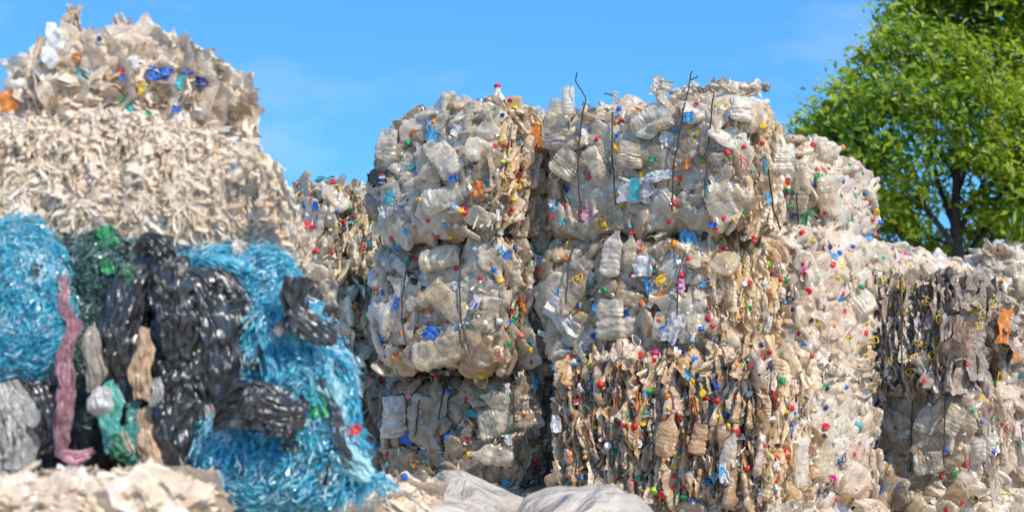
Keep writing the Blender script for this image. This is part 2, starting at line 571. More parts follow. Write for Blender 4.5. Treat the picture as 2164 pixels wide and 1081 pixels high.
def make_frame(key, name, label, cat, group, xL, xR, top, bot, Y, th, d, zbase=None):
    b = Bale()
    k1, k0 = (xR - 1082) / F_PX, (xL - 1082) / F_PX
    T = R(th)
    ct, st = math.cos(T), math.sin(T)
    if th >= 0:   # right front corner is the near one
        cx, cy = k1 * Y, Y
        w = (cx - k0 * cy) / (ct + k0 * st)
        fx, fy = cx - w * ct / 2, cy + w * st / 2
    else:
        cx, cy = k0 * Y, Y
        w = (k1 * cy - cx) / (ct + k1 * st)
        fx, fy = cx + w * ct / 2, cy - w * st / 2
    z1 = at(1082, top, Y).z
    z0 = at(1082, bot, Y).z if zbase is None else zbase
    b.half = np.array([w / 2, d / 2, (z1 - z0) / 2])
    ctr = (fx + st * d / 2, fy + ct * d / 2, z0)
    b.root = empty(name, ctr, -T)
    tag(b.root, label, cat, group)
    b.rot = np.array([[ct, st, 0], [-st, ct, 0], [0, 0, 1.0]])   # columns: local axes in world
    b.org = np.array(ctr)
    b.key = key
    b.inv = Matrix.Translation(Vector(ctr)) @ Matrix.Rotation(-T, 4, 'Z')
    b.inv.invert()
    BALES[key] = b
    return b


def surf(b, P, lump=.03):
    """rounded, bulging, uneven surface of the bale; P on the box (centre origin)"""
    h = b.half
    r = b.r
    c = np.clip(P, -(h - r), h - r)
    n = P - c
    n /= np.linalg.norm(n, axis=1)[:, None] + 1e-9
    q = P / h
    bul = b.bulge * np.prod(1 - np.clip(np.abs(q), 0, 1) ** 2 * (1 - np.abs(n)), axis=1)
    out = c + n * (r + bul + lump * fbm(P * 3.1 + b.off, 2) * 1.6)[:, None]
    if b.warp is not None:
        out = b.warp(out, h)
    return out, n


def face_pts(b, face, n, rs):
    h = b.half
    ax = {'front': (0, 2, 1, -1), 'back': (0, 2, 1, 1), 'right': (1, 2, 0, 1), 'left': (1, 2, 0, -1), 'top': (0, 1, 2, 1)}[face]
    A, B = h[ax[0]], h[ax[1]]
    nx = max(2, int(round(math.sqrt(n * A / B))))
    nz = max(2, int(round(n / nx)))
    g = np.array([(i, j) for i in range(nx) for j in range(nz)], float)
    g = (g + rs.uniform(-.1, 1.1, g.shape)) / (nx, nz) * 2 - 1
    P = np.zeros((len(g), 3))
    P[:, ax[0]] = np.clip(g[:, 0], -1, 1) * A
    P[:, ax[1]] = np.clip(g[:, 1], -1, 1) * B
    P[:, ax[2]] = ax[3] * h[ax[2]]
    return P[rs.permutation(len(P))]


def build_bale(b, faces, mat, core=CORE, kind='bottle', r=.1, bulge=.03, seed=1, solo=70, core_res=26, warp=None,
               core_amp=.03, core_freq=(9, 9, 6), part='crushed_bottle', rest='packed_bottles', scale=1.14, cap_p=.26, flakes=2.6):
    rs = np.random.RandomState(seed)
    b.r, b.bulge, b.off, b.warp = min(r, .9 * b.half.min()), bulge, rs.uniform(0, 99, 3), warp
    h = b.half
    lift = np.array([0, 0, h[2]])
    # core
    mb = MB()
    t = np.linspace(-1, 1, core_res)
    for ax in range(3):
        for s in (-1, 1):
            A, B = [k for k in range(3) if k != ax]
            if (s < 0) == (ax != 1):
                A, B = B, A
            u, v = np.meshgrid(t, t, indexing='ij')
            P = np.zeros((core_res * core_res, 3))
            P[:, A] = u.ravel() * h[A]
            P[:, B] = v.ravel() * h[B]
            P[:, ax] = s * h[ax]
            Q, n = surf(b, P)
            f = np.array(core_freq)
            Q = Q - n * .045 + n * (core_amp * (fbm(Q * f + b.off, 4, .6) - .1))[:, None] * 1.4
            mb.put(Q + lift, grid_faces(core_res, core_res))
    add('packed_core', mb.mesh('packed_core', core), b.root)
    lib_hi, lib_lo = {'bottle': (BOT_HI, BOT_LO), 'scrap': (SCR_HI, SCR_LO), 'plate': (PLT_HI, PLT_LO), 'sheet': (SHT_HI, SHT_LO)}[kind]
    rest_mb = {}
    solos = []
    for face, (style, n, *fm) in faces.items():
        fmat = fm[0] if fm else mat
        mbx = rest_mb.setdefault(fmat.name, (MB(), fmat))[0]
        if kind == 'bottle':
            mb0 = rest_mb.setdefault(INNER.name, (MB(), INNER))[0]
        for layer, (frac, off, hi) in enumerate(((.9, -.06, False), (.55, -.025, False), (.85, .012, True))):
            P = face_pts(b, face, max(4, int(n * frac)), rs)
            off = off - .09 if face == 'top' and layer == 0 else off
            Q, N = surf(b, P)
            for q, nn in zip(Q, N):
                up = np.array([0, 0, 1.0])
                tan = unit(np.cross(up, nn)) if abs(nn[2]) < .9 else np.array([1.0, 0, 0])
                bit = unit(np.cross(nn, tan))
                pl = kind == 'bottle' and style == 'edge' and rs.rand() < .6
                hi_, lo_ = (PLT_HI, PLT_LO) if pl else (lib_hi, lib_lo)
                v = rs.randint(len(hi_))
                sc = scale * rs.uniform(.75, 1.2)
                if style == 'edge':
                    ya = unit(tan + .3 * rs.normal(size=3) * .7)
                    za = bit * rs.choice([-1, 1]) + .32 * rs.normal(size=3) * .7
                    sc *= rs.uniform(.45, .95) if pl else rs.uniform(.5, 1.05)
                elif style == 'loose':
                    ya = unit(nn + .7 * rs.normal(size=3))
                    za = rs.normal(size=3)
                elif style == 'upright':
                    ya = unit(nn + .22 * rs.normal(size=3))
                    za = bit + .2 * rs.normal(size=3)
                    sc *= 1.25
                elif style == 'lay':
                    ya = unit(nn + .14 * rs.normal(size=3))
                    za = rs.normal(size=3)
                elif style == 'drape':
                    ya = unit(nn + .55 * tan * rs.normal() + .22 * rs.normal(size=3))
                    za = bit + .3 * rs.normal(size=3)
                else:
                    ya = unit(nn + .2 * rs.normal(size=3))
                    a = rs.uniform(0, 2 * np.pi)
                    za = tan * math.cos(a) + bit * math.sin(a)
                za = unit(za - ya * za.dot(ya))
                xa = np.cross(ya, za)
                M = np.eye(4)
                M[:3, :3] = rot_from(xa, ya, za) * sc
                M[:3, 3] = q + nn * (off + rs.uniform(-.015, .02)) + lift
                if hi:
                    vis = 1.0 if face == 'front' else .8 if face == 'right' else .55 if face == 'top' else .2
                    solos.append((sc * (1 + rs.uniform(0, .5)) * vis * (.55 if style == 'edge' else 1), v, M, HERO if kind == 'bottle' and style != 'edge' and fmat in (DUSTY, CLEAN) and rs.rand() < .3 else fmat, pl))
                else:
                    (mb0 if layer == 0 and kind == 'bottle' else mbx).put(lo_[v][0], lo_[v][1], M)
    if flakes:
        fm = MB()
        for face, spec in faces.items():
            P = face_pts(b, face, int(spec[1] * flakes), rs)
            Q, N = surf(b, P)
            for q, nn in zip(Q, N):
                ya = unit(nn + .6 * rs.normal(size=3))
                za = rs.normal(size=3)
                za = unit(za - ya * za.dot(ya))
                M = np.eye(4)
                M[:3, :3] = rot_from(np.cross(ya, za), ya, za) * rs.uniform(.5, 1.15)
                M[:3, 3] = q + nn * rs.uniform(.0, .055) + lift
                f = FLAKES[rs.randint(len(FLAKES))]
                fm.put(f[0], f[1], M)
        tag(add('plastic_flakes', fm.mesh('plastic_flakes', FLAKEM), b.root), kind='stuff')
    solos.sort(key=lambda s: -s[0])
    for i, (_, v, M, fmat, pl) in enumerate(solos):
        if i < solo:
            o = add(part if not pl else 'flattened_bottle', lib_mesh('plate' if pl else kind, v, fmat), b.root, Matrix(M.tolist()))
            if kind == 'bottle' and not pl and v < 12 and rs.rand() < cap_p:
                e, d, rr = BOT_HI[v][2:]
                q = Vector(d).to_track_quat('Z', 'Y').to_matrix().to_4x4()
                cm = Matrix.Translation(Vector(e) + Vector(d) * .004) @ q @ Matrix.Scale(max(rr * 1.15, .014) / .0185, 4)
                add('cap', CAP[CAP_COLS[rs.randint(len(CAP_COLS))]], o, cm)
        else:
            sh = (PLT_HI if pl else lib_hi)[v]
            rest_mb.setdefault(fmat.name, (MB(), fmat))[0].put(sh[0], sh[1], M)
    for mbx, m in rest_mb.values():
        tag(add(rest, mbx.mesh(rest, m), b.root), kind='stuff')
    return b


BG = 'bales of crushed clear bottles in the middle stack'
BR = 'bales of crushed clear bottles on the right'
BK = 'bales of bottles behind the middle stack'
BF = 'bales of pale plastic film'
BB = 'bottle bales at the foot of the stacks'


def bottle_bale(key, label, group, box, faces, mat=DUSTY, **kw):
    b = make_frame(key, 'bottle_bale', label, 'bale', group, *box)
    return build_bale(b, faces, mat, seed=abs(hash(key)) % 1000 if False else sum(map(ord, key)) * 7, **kw)


TH = 36


def slope_left(out, h):
    """top of the bale falls away toward its left end"""
    q = np.clip((-out[:, 0] / h[0] - .0) / 1.0, 0, 1)
    k = np.clip(out[:, 2] / h[2], 0, 1)
    out = out.copy()
    out[:, 2] -= q ** 1.6 * k * .2
    return out


# --- middle stack, top row
bottle_bale('T2', 'upper right bale of the middle stack, crushed clear bottles under four dark wires', BG,
            (1160, 1556, 216, 482, 10.98, TH, .64), {'front': ('flat', 110), 'right': ('edge', 70, WARM), 'top': ('loose', 50), 'left': ('flat', 16)}, r=.17, solo=96)
bottle_bale('T1', 'upper left bale of the middle stack, its top sloping down to the left', BG,
            (790, 1036, 222, 488, 11.66, TH, .95), {'front': ('flat', 80), 'right': ('edge', 90, WARM), 'top': ('loose', 45), 'left': ('flat', 25)}, r=.13, solo=96, warp=slope_left)
# --- middle row
bottle_bale('M2', 'middle row bale with a brown folded end facing right and a white torn flap', BG,
            (1142, 1500, 496, 760, 11.08, TH, 1.2), {'front': ('flat', 100), 'right': ('edge', 270, WARM), 'top': ('flat', 20)}, r=.17, solo=98)
bottle_bale('M1', 'middle row bale on the left with a big blown up bottle at its lower edge', BG,
            (795, 1052, 502, 772, 11.78, TH, .8), {'front': ('flat', 85), 'right': ('edge', 80), 'left': ('flat', 25), 'top': ('flat', 15)}, r=.17, solo=92)
# --- bottom row
bottle_bale('B2', 'bottom row bale of rust stained bottles pressed on edge like cards', BG,
            (1180, 1612, 766, 1076, 10.75, 30, .75), {'front': ('edge', 330), 'right': ('edge', 120, WARM), 'top': ('edge', 70), 'left': ('edge', 20)}, RUSTY, core=CORE_RUST, r=.1, solo=98, cap_p=.3)
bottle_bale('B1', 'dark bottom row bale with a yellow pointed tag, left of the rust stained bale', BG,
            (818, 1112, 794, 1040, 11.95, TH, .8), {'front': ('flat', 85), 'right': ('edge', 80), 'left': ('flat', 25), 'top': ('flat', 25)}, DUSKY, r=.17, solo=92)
# --- right flank
bottle_bale('M3', 'sunlit bale of clean white bottles with one magenta cap, right of the brown folded end', BR,
            (1560, 1690, 500, 795, 11.75, 42, .98), {'front': ('flat', 30, CLEAN), 'right': ('flat', 120), 'top': ('flat', 35), 'back': ('flat', 30)}, CLEAN, r=.16, solo=96, bulge=.07)
bottle_bale('B3', 'sunlit bottom bale of dirty white bottles, right of the rust stained bale', BR,
            (1480, 1640, 790, 1078, 11.15, 42, 1.15), {'front': ('flat', 25), 'right': ('flat', 130), 'top': ('flat', 40), 'back': ('flat', 30)}, CLEAN, r=.14, solo=96, bulge=.05)
bottle_bale('R1', 'round topped bale of clear bottles in front of the tree', BR,
            (1596, 1712, 318, 506, 12.2, 38, 1.05), {'front': ('flat', 50, DUSTY), 'right': ('flat', 85), 'top': ('loose', 50), 'back': ('flat', 25)}, CLEAN, r=.26, solo=96, bulge=.05, warp=lambda o, h: np.stack([o[:, 0], o[:, 1], o[:, 2] - .26 * np.clip((o[:, 1] / h[1] + .2) / 1.2, 0, 1.2) ** 1.5 * np.clip(o[:, 2] / h[2], 0, 1)], 1))
bottle_bale('M4', 'low sloping bale of pale bottles behind the bale with yellow straps', BR,
            (1700, 1790, 506, 760, 13.6, 52, 1.7), {'front': ('flat', 20), 'right': ('flat', 100), 'top': ('flat', 60)}, CLEAN, r=.2, solo=80,
            warp=lambda o, h: np.stack([o[:, 0], o[:, 1], o[:, 2] - np.clip(o[:, 1] / h[1] * .5 + .5, 0, 1) * np.clip(o[:, 2] / h[2], 0, 1) * .16], 1))
b = make_frame('R2', 'container_bale', 'grey brown bale of flattened containers with bright yellow straps', 'bale', None,
               1830, 2006, 600, 800, 12.1, 40, .95)
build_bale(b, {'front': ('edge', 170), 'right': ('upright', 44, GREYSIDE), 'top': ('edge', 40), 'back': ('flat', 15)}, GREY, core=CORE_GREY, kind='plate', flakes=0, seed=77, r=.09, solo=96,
           part='flattened_container', rest='packed_containers', cap_p=0, scale=1.0,
           warp=lambda o, h: np.stack([o[:, 0], o[:, 1], o[:, 2] - .1 * np.clip(o[:, 1] / h[1] * .5 + .5, 0, 1) * np.clip(o[:, 2] / h[2], 0, 1)], 1))
bottle_bale('R3', 'bale of clear bottles under the bale with yellow straps', BR,
            (1866, 2050, 822, 1058, 12.2, 40, 1.0), {'front': ('flat', 70, DUSTY), 'right': ('edge', 90, CLEAN), 'top': ('flat', 30), 'left': ('flat', 15)}, CLEAN, r=.1, solo=96)
bottle_bale('R4', 'small far bale of bottles in front of the tree trunk', BR,
            (2078, 2270, 532, 640, 15.0, 8, .9), {'front': ('flat', 70), 'top': ('loose', 40), 'left': ('flat', 20)}, DUSTY, r=.16, solo=60)
bottle_bale('R6', 'far dusty bale half hidden by the bale with yellow straps', BR,
            (2110, 2320, 650, 820, 14.6, 10, .9), {'front': ('flat', 70), 'top': ('flat', 20), 'left': ('flat', 20)}, DUSTY, r=.1, solo=50)
# --- behind, left of the middle stack
bottle_bale('K1', 'back bale left of the middle stack with a teal scrap sticking up on top', BK,
            (600, 708, 402, 596, 13.4, 46, .9), {'front': ('flat', 50), 'right': ('edge', 110, PALEWARM), 'top': ('loose', 40)}, DUSTY, r=.1, solo=90)
bottle_bale('K2', 'back bale left of the middle stack, second from the top', BK,
            (620, 738, 606, 795, 13.3, 46, .9), {'front': ('flat', 45), 'right': ('edge', 90, PALEWARM), 'top': ('flat', 20)}, DUSTY, r=.08, solo=70)
bottle_bale('K3', 'shadowed back bale beside the blue shredded film', BK,
            (640, 760, 802, 1010, 13.2, 46, .9), {'front': ('flat', 45), 'right': ('flat', 60), 'top': ('flat', 30, CLEAN)}, DUSTY, r=.08, solo=70)

# --- the row the stacks stand on (only its upper edge shows at the bottom of the picture)
def base_bale(key, label, x0, x1, Y, th, d, top, mat, n=40, solo=30, **kw):
    b = make_frame(key, 'bottle_bale', label, 'bale', BB, x0, x1, top, 0, Y, th, d, zbase=0.0)
    return build_bale(b, {'front': ('flat', n), 'right': ('flat', n), 'top': ('flat', int(n * .8)), 'left': ('flat', n // 2)}, mat, seed=len(key) * 31 + int(x0), solo=solo, r=.08, **kw)


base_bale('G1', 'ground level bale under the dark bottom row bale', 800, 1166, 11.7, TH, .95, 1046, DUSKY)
base_bale('G2', 'ground level bale under the rust stained bale', 1170, 1600, 10.8, 30, 1.0, 1078, DUSTY)
base_bale('G3', 'ground level bale under the sunlit bottom bale', 1520, 1665, 11.25, 42, 1.3, 1084, CLEAN)
base_bale('G4', 'ground level bale at the bottom right with clear bottles', 1850, 2090, 11.8, 34, 1.2, 1062, DUSTY, n=60, solo=60)
base_bale('G5', 'ground level bale under the shadowed back bales', 640, 790, 13.2, 46, .95, 1012, DUSTY, n=25, solo=20)
base_bale('G6', 'ground level bale behind, carrying the low sloping bale', 1690, 1830, 13.4, 52, 1.7, 1040, DUSTY, n=20, solo=15)
base_bale('G7', 'ground level bale at the far right back', 2040, 2300, 14.6, 10, .95, 1000, DUSTY, n=20, solo=15)
# second storey carriers hidden behind the front bales
for key, lab, box in (('H1', 'bottle bale directly under the low sloping bale, behind the strapped bale', (1690, 1800, 762, 1036, 13.6, 52, 1.7)),
                      ('H2', 'bottle bale directly under the far dusty bale', (2050, 2300, 824, 998, 14.6, 10, .9))):
    bottle_bale(key, lab, BB, box, {'front': ('flat', 20), 'right': ('flat', 20), 'top': ('flat', 10)}, DUSTY, solo=12)

# --- pale film bales on the left
def dome(o, h):
    x, k = o[:, 0] / h[0], np.clip(o[:, 2] / h[2] * .5 + .5, 0, 1)
    o = o.copy()
    o[:, 2] -= k * (.17 * np.clip(x - .1, 0, 2) ** 1.6 + .2 * np.clip(-x - .3, 0, 2) ** 1.4)
    o[:, 0] += .06 * np.clip(x, 0, 1) * np.sin(k * 3)
    return o


def shoulder(o, h):
    x, k = o[:, 0] / h[0], np.clip(o[:, 2] / h[2] * .5 + .5, 0, 1)
    o = o.copy()
    o[:, 2] -= k * .34 * np.clip((x - .5) / .5, 0, 1.3) ** 1.25
    o[:, 0] += .07 * np.clip(x, 0, 1) ** 3 * (1 - k)
    return o


b = make_frame('L1', 'film_bale', 'topmost bale of loose pale film with blue and red scraps on the left stack', 'bale', BF, 40, 432, 92, 252, 7.2, -8, 1.0)
build_bale(b, {'front': ('drape', 120), 'right': ('drape', 40), 'top': ('lay', 70), 'left': ('drape', 24)}, FILM_LOOSE, core=CORE_FILM, kind='sheet', flakes=0, seed=5,
           r=.24, bulge=.05, solo=96, core_res=80, core_amp=.07, part='film_scrap', rest='loose_film_scraps', scale=.66, warp=dome)
b = make_frame('L2', 'film_bale', 'big cream film bale pressed in vertical folds, middle of the left stack', 'bale', BF, -160, 600, 246, 545, 6.9, -10, 1.15)
build_bale(b, {'front': ('edge', 520), 'right': ('edge', 130), 'top': ('edge', 160)}, FILM, core=CORE_FILM, kind='scrap', flakes=0, seed=6,
           r=.16, bulge=.04, solo=98, core_res=190, core_amp=.09, core_freq=(14, 14, 4), part='film_scrap', rest='packed_film', scale=.46, warp=shoulder)
b = make_frame('F1', 'film_bale', 'foreground bale of pale film at the lower left corner', 'bale', BF, -200, 330, 1078, 0, 5.7, 4, .95, zbase=0.0)
build_bale(b, {'front': ('lay', 60), 'right': ('lay', 30), 'top': ('lay', 240)}, FILM, core=CORE_FILM, kind='sheet', flakes=0, seed=8,
           r=.12, bulge=.03, solo=90, core_res=90, core_amp=.03, part='film_scrap', rest='packed_film', scale=.6)
b = make_frame('F2', 'film_bale', 'foreground bale of pale film between the blue shreds and the white tarpaulin', 'bale', BF, 640, 880, 1072, 0, 7.4, 10, .8, zbase=0.0)
build_bale(b, {'front': ('lay', 30), 'right': ('lay', 20), 'top': ('lay', 60)}, FILM, core=CORE_FILM, kind='sheet', flakes=0, seed=9,
           r=.12, bulge=.03, solo=80, core_res=60, core_amp=.05, part='film_scrap', rest='packed_film', scale=.62)
b = make_frame('L4', 'film_bale', 'ground level film bale under the black sacks and blue shreds', 'bale', BF, -160, 740, 1050, 0, 7.0, -6, 1.1, zbase=0.0)
build_bale(b, {'front': ('flat', 40), 'right': ('flat', 20), 'top': ('flat', 40)}, FILM_LOOSE, core=CORE_FILM, kind='scrap', flakes=0, seed=10, r=.1, solo=20, part='film_scrap', rest='packed_film')


# ------------------------------------------------------------------ bale of blue shreds and black sacks
PXM = F_PX / 7.0


def grow(p, d, rs, n, length, width, down):
    m = 7
    Ls = rs.uniform(*length, n)
    W = rs.uniform(*width, n)
    tan = rs.normal(size=(n, 3)) * .8
    tan[:, 2] -= down
    tan -= d * (tan * d).sum(1)[:, None]
    tan /= np.linalg.norm(tan, axis=1)[:, None] + 1e-9
    side = np.cross(tan, d + .8 * rs.normal(size=(n, 3)))
    side /= np.linalg.norm(side, axis=1)[:, None] + 1e-9
    V = np.zeros((n, m, 2, 3))
    q = p.copy()
    ph = rs.uniform(0, 99, 3)
    for k in range(m):
        V[:, k, 0] = q - side * W[:, None]
        V[:, k, 1] = q + side * W[:, None]
        tan = tan + .8 * vnoise(q * 30 + ph) + .35 * rs.normal(size=(n, 3)) + np.array([0, 0, -.10 * down])
        tan -= .75 * d * (tan * d).sum(1)[:, None]
        tan /= np.linalg.norm(tan, axis=1)[:, None]
        side = side + .5 * rs.normal(size=(n, 3))
        side -= tan * (side * tan).sum(1)[:, None]
        side /= np.linalg.norm(side, axis=1)[:, None]
        q = q + tan * (Ls / (m - 1))[:, None]
    V = V.reshape(-1, 3)
    f1 = grid_faces(m, 2)
    F = (f1[None] + (np.arange(n) * m * 2)[:, None, None]).reshape(-1, 4)
    return V, F


def fibres(b, name, mat, n, seed, faces, length, width, down, off=(-.01, .03)):
    """fluff of thin film strips matted over the faces of a bale (bale coordinates)"""
    rs = np.random.RandomState(seed)
    Ps, Ns = [], []
    for f, share in faces.items():
        Q, N = surf(b, face_pts(b, f, int(n * share), rs))
        Ps.append(Q)
        Ns.append(N)
    P, N = np.concatenate(Ps), np.concatenate(Ns)
    n = len(P)
    P = P + N * (rs.uniform(off[0], off[1], n) + .045 * pnoise(P * np.array([11, 11, 3.5])) + .02 * pnoise(P * np.array([26, 26, 9])))[:, None] + np.array([0, 0, b.half[2]])
    V, F = grow(P, N, rs, n, length, width, down)
    return tag(add(name, new_mesh(name, V, F, mat), b.root), kind='stuff')


def shreds(parent, name, mat, blobs, n, Y, seed, length=(.025, .085), width=(.0009, .003), down=.8, world=None):
    """thin curled ribbons over ellipsoid clumps; blobs = (px, py, rx_px, ry_px, dY)"""
    rs = np.random.RandomState(seed)
    area = np.array([bb[2] * bb[3] for bb in blobs], float)
    pick = rs.choice(len(blobs), n, p=area / area.sum())
    C = np.array([tuple(at(bb[0], bb[1], Y + bb[4])) for bb in blobs])
    Rr = np.array([(bb[2] / PXM, min(bb[2], bb[3]) / PXM * .45, bb[3] / PXM) for bb in blobs])
    d = rs.normal(size=(n, 3))
    d[:, 1] = -np.abs(d[:, 1]) * 1.1 + .35 * rs.rand(n)
    d /= np.linalg.norm(d, axis=1)[:, None]
    lump = 1 + .3 * fbm(d * 2.6 + pick[:, None] * 7.7, 3)
    p = C[pick] + d * Rr[pick] * (lump * rs.uniform(.72, 1.04, n))[:, None]
    V, F = grow(p, d, rs, n, length, width, down)
    inv = np.array(parent.matrix_world_inv)
    V = V @ inv[:3, :3].T + inv[:3, 3]
    # solid heart of every clump
    o = add(name, new_mesh(name, V, F, mat), parent.root)
    tag(o, kind='stuff')
    mb = MB()
    for c, rr in zip(C, Rr):
        u, v = np.meshgrid(np.linspace(.02, math.pi - .02, 20), np.linspace(0, 2 * np.pi, 26, endpoint=False), indexing='ij')
        D = np.stack([np.sin(u) * np.cos(v), np.sin(u) * np.sin(v), np.cos(u)], -1).reshape(-1, 3)
        mb.put(c + D * rr * (.7 + .14 * pnoise(D * 3))[:, None], grid_faces(20, 26, True), None)
    VV = np.concatenate(mb.V) @ inv[:3, :3].T + inv[:3, 3]
    h = add('matted_heart', new_mesh('matted_heart', VV, np.concatenate(mb.F), mat), o)
    tag(h, kind='stuff')
    return o


def pleated(parent, name, mat, pts, widths, Y, seed, dY=0.0, thick=.42, pleats=1.0, layers=3, label=None):
    """gathered thin film hanging along a polyline of photo pixels: overlapping open folded sheets; widths are full widths in pixels"""
    rs = np.random.RandomState(seed)
    P = np.array([tuple(at(x, y, Y + dY)) for x, y in pts])
    t = np.linspace(0, 1, len(P))
    u = np.linspace(0, 1, 90)
    C0 = np.stack([np.interp(u, t, P[:, k]) for k in range(3)], 1)
    for _ in range(6):
        C0[1:-1] = .25 * C0[:-2] + .5 * C0[1:-1] + .25 * C0[2:]
    W0 = np.interp(u, t, np.array(widths, float)) / (2 * F_PX / Y)
    ln = np.linalg.norm(np.diff(C0, axis=0), axis=1).sum()
    T = np.gradient(C0, axis=0)
    T /= np.linalg.norm(T, axis=1)[:, None]
    A = np.cross(T, np.array([0, 1.0, 0]))
    A /= np.linalg.norm(A, axis=1)[:, None] + 1e-9
    B = np.cross(A, T)
    B *= np.sign(-B[:, 1:2] + 1e-9)          # toward the viewer side
    mb = MB()
    nv = 80
    v = np.linspace(-1, 1, nv)
    ridge = lambda q: 1 - 2.4 * np.abs(pnoise(q))
    for k in range(layers):
        o = rs.uniform(0, 99, 3)
        cov = 1.0 if k == 0 else rs.uniform(.35, .6)
        sh = 0 if k == 0 else rs.uniform(-.5, .5)
        uu, vv = np.meshgrid(u, v, indexing='ij')
        # ragged ends and edges
        if k:
            a0, a1 = rs.uniform(0, .3), rs.uniform(.6, 1.0)
            ue = a0 + (a1 - a0) * uu
        else:
            ue = uu
        ue = ue + .05 * pnoise(np.stack([vv.ravel() * 3, uu.ravel() * 0, uu.ravel() * 0], 1) + o).reshape(uu.shape) * (np.abs(uu - .5) * 2) ** 3
        ue = np.clip(ue, 0, 1)
        Cx = np.stack([np.interp(ue, u, C0[:, q]) for q in range(3)], -1)
        Ax = np.stack([np.interp(ue, u, A[:, q]) for q in range(3)], -1)
        Bx = np.stack([np.interp(ue, u, B[:, q]) for q in range(3)], -1)
        Wx = np.interp(ue, u, W0)
        edge = 1 + .25 * pnoise(np.stack([uu.ravel() * 5 * ln / .3, np.sign(vv.ravel()) * 9, 0 * uu.ravel()], 1) + o).reshape(uu.shape)
        lat = (sh * (1 - cov) + vv * cov) * edge
        lat = lat + .12 * pnoise(np.stack([uu.ravel() * 3, vv.ravel() * 3, 0 * uu.ravel()], 1) + o + 7).reshape(uu.shape)
        drift = rs.uniform(-.5, .5) * uu
        f = np.stack([(lat + drift).ravel() * 2.1, uu.ravel() * 1.1 * ln / .3, 0 * uu.ravel()], 1) + o
        f2 = np.stack([(lat + drift * 1.5).ravel() * 5.2, uu.ravel() * 1.6 * ln / .3, 0 * uu.ravel()], 1) + o
        f3 = np.stack([(lat).ravel() * 7, uu.ravel() * 8 * ln / .3, 0 * uu.ravel()], 1) + o
        f4 = np.stack([(lat).ravel() * 2.5, uu.ravel() * 3.5 * ln / .3, 0 * uu.ravel()], 1) + o + 31
        fold = pleats * (.46 * ridge(f) + .12 * ridge(f2) + .05 * ridge(f3)) + .34 * ridge(f4)
        dep = thick * (1.25 * np.sqrt(np.clip(1 - (lat * .92) ** 2, 0, 1)) + fold.reshape(uu.shape) * .75) + .1 * k * thick
        V = Cx + Ax * (lat * Wx)[..., None] + Bx * (dep * Wx)[..., None]
        V = V.reshape(-1, 3)
        V = V + vnoise(V * 11 + o) * .02 + vnoise(V * 30 + o) * .006
        mb.put(V, grid_faces(90, nv))
    inv = np.array(parent.matrix_world_inv)
    V = np.concatenate(mb.V) @ inv[:3, :3].T + inv[:3, 3]
    ob = add(name, new_mesh(name, V, np.concatenate(mb.F), mat), parent.root)
    if label:
        ob['label'] = label
    return ob


def ribbon_mat(name, cols, spec=.8, rough=.2, transl=.3):
    m, nt, out = nodes(name)
    L = nt.links.new
    geo = nd(nt, 'NewGeometry')
    tc = nd(nt, 'TexCoord')
    n = nd(nt, 'TexNoise', i_Scale=9.0, i_Detail=3.0)
    L(tc.outputs['Object'], n.inputs['Vector'])
    r = ramp(nt, cols)
    f = mth(nt, 'ADD', mth(nt, 'MULTIPLY', geo.outputs['Random Per Island'], .65), mth(nt, 'MULTIPLY', mth(nt, 'SUBTRACT', n.outputs['Fac'], .28), .85))
    L(f, r.inputs[0])
    p = nd(nt, 'BsdfPrincipled', i_Roughness=rough)
    p.inputs['Specular IOR Level'].default_value = spec
    L(r.outputs[0], p.inputs['Base Color'])
    t = nd(nt, 'BsdfTranslucent')
    L(r.outputs[0], t.inputs['Color'])
    x = nd(nt, 'MixShader')
    x.inputs[0].default_value = transl
    L(p.outputs[0], x.inputs[1])
    L(t.outputs[0], x.inputs[2])
    L(x.outputs[0], out.inputs['Surface'])
    return m


BLUE = ribbon_mat('blue_shredded_film', [(0, (.006, .14, .23)), (.2, (.025, .38, .54)), (.42, (.09, .55, .71)), (.58, (.28, .7, .82)), (.66, (.03, .4, .57)), (.74, (.72, .88, .93)), (1, (.93, .95, .96))])  # near-white end of the ramp paints sparkle onto the strips
GREEN = ribbon_mat('grey_green_shreds', [(0, (.03, .07, .07)), (.3, (.09, .2, .2)), (.5, (.18, .3, .29)), (.68, (.07, .2, .16)), (.8, (.45, .55, .52)), (1, (.72, .74, .7))])  # pale end of the ramp is painted sparkle too
def film(name, c, dirty=.4, clear=.12):
    lo, hi = tuple(x * .55 for x in c), tuple(min(.92, x * 1.25 + .04) for x in c)
    return plastic(name, [(0, lo), (.35, c), (.7, hi), (1, c)], dirt=tuple(x * .4 for x in c), dirt_amt=dirty, clear=clear, transl=.3, rough=.26, bump=.7, aniso=(1.3, 1.3, .6), coat=.4, crease=20.0)


PINKF = film('pink_film', (.68, .32, .37))
TEALF = film('teal_green_film', (.08, .44, .37))
GREENF = film('green_film', (.03, .3, .13))
PEACH = film('peach_film', (.7, .48, .3))
CREAMF = film('cream_film', (.66, .56, .44))
WHITEF = film('white_sack_film', (.68, .64, .58), .5)


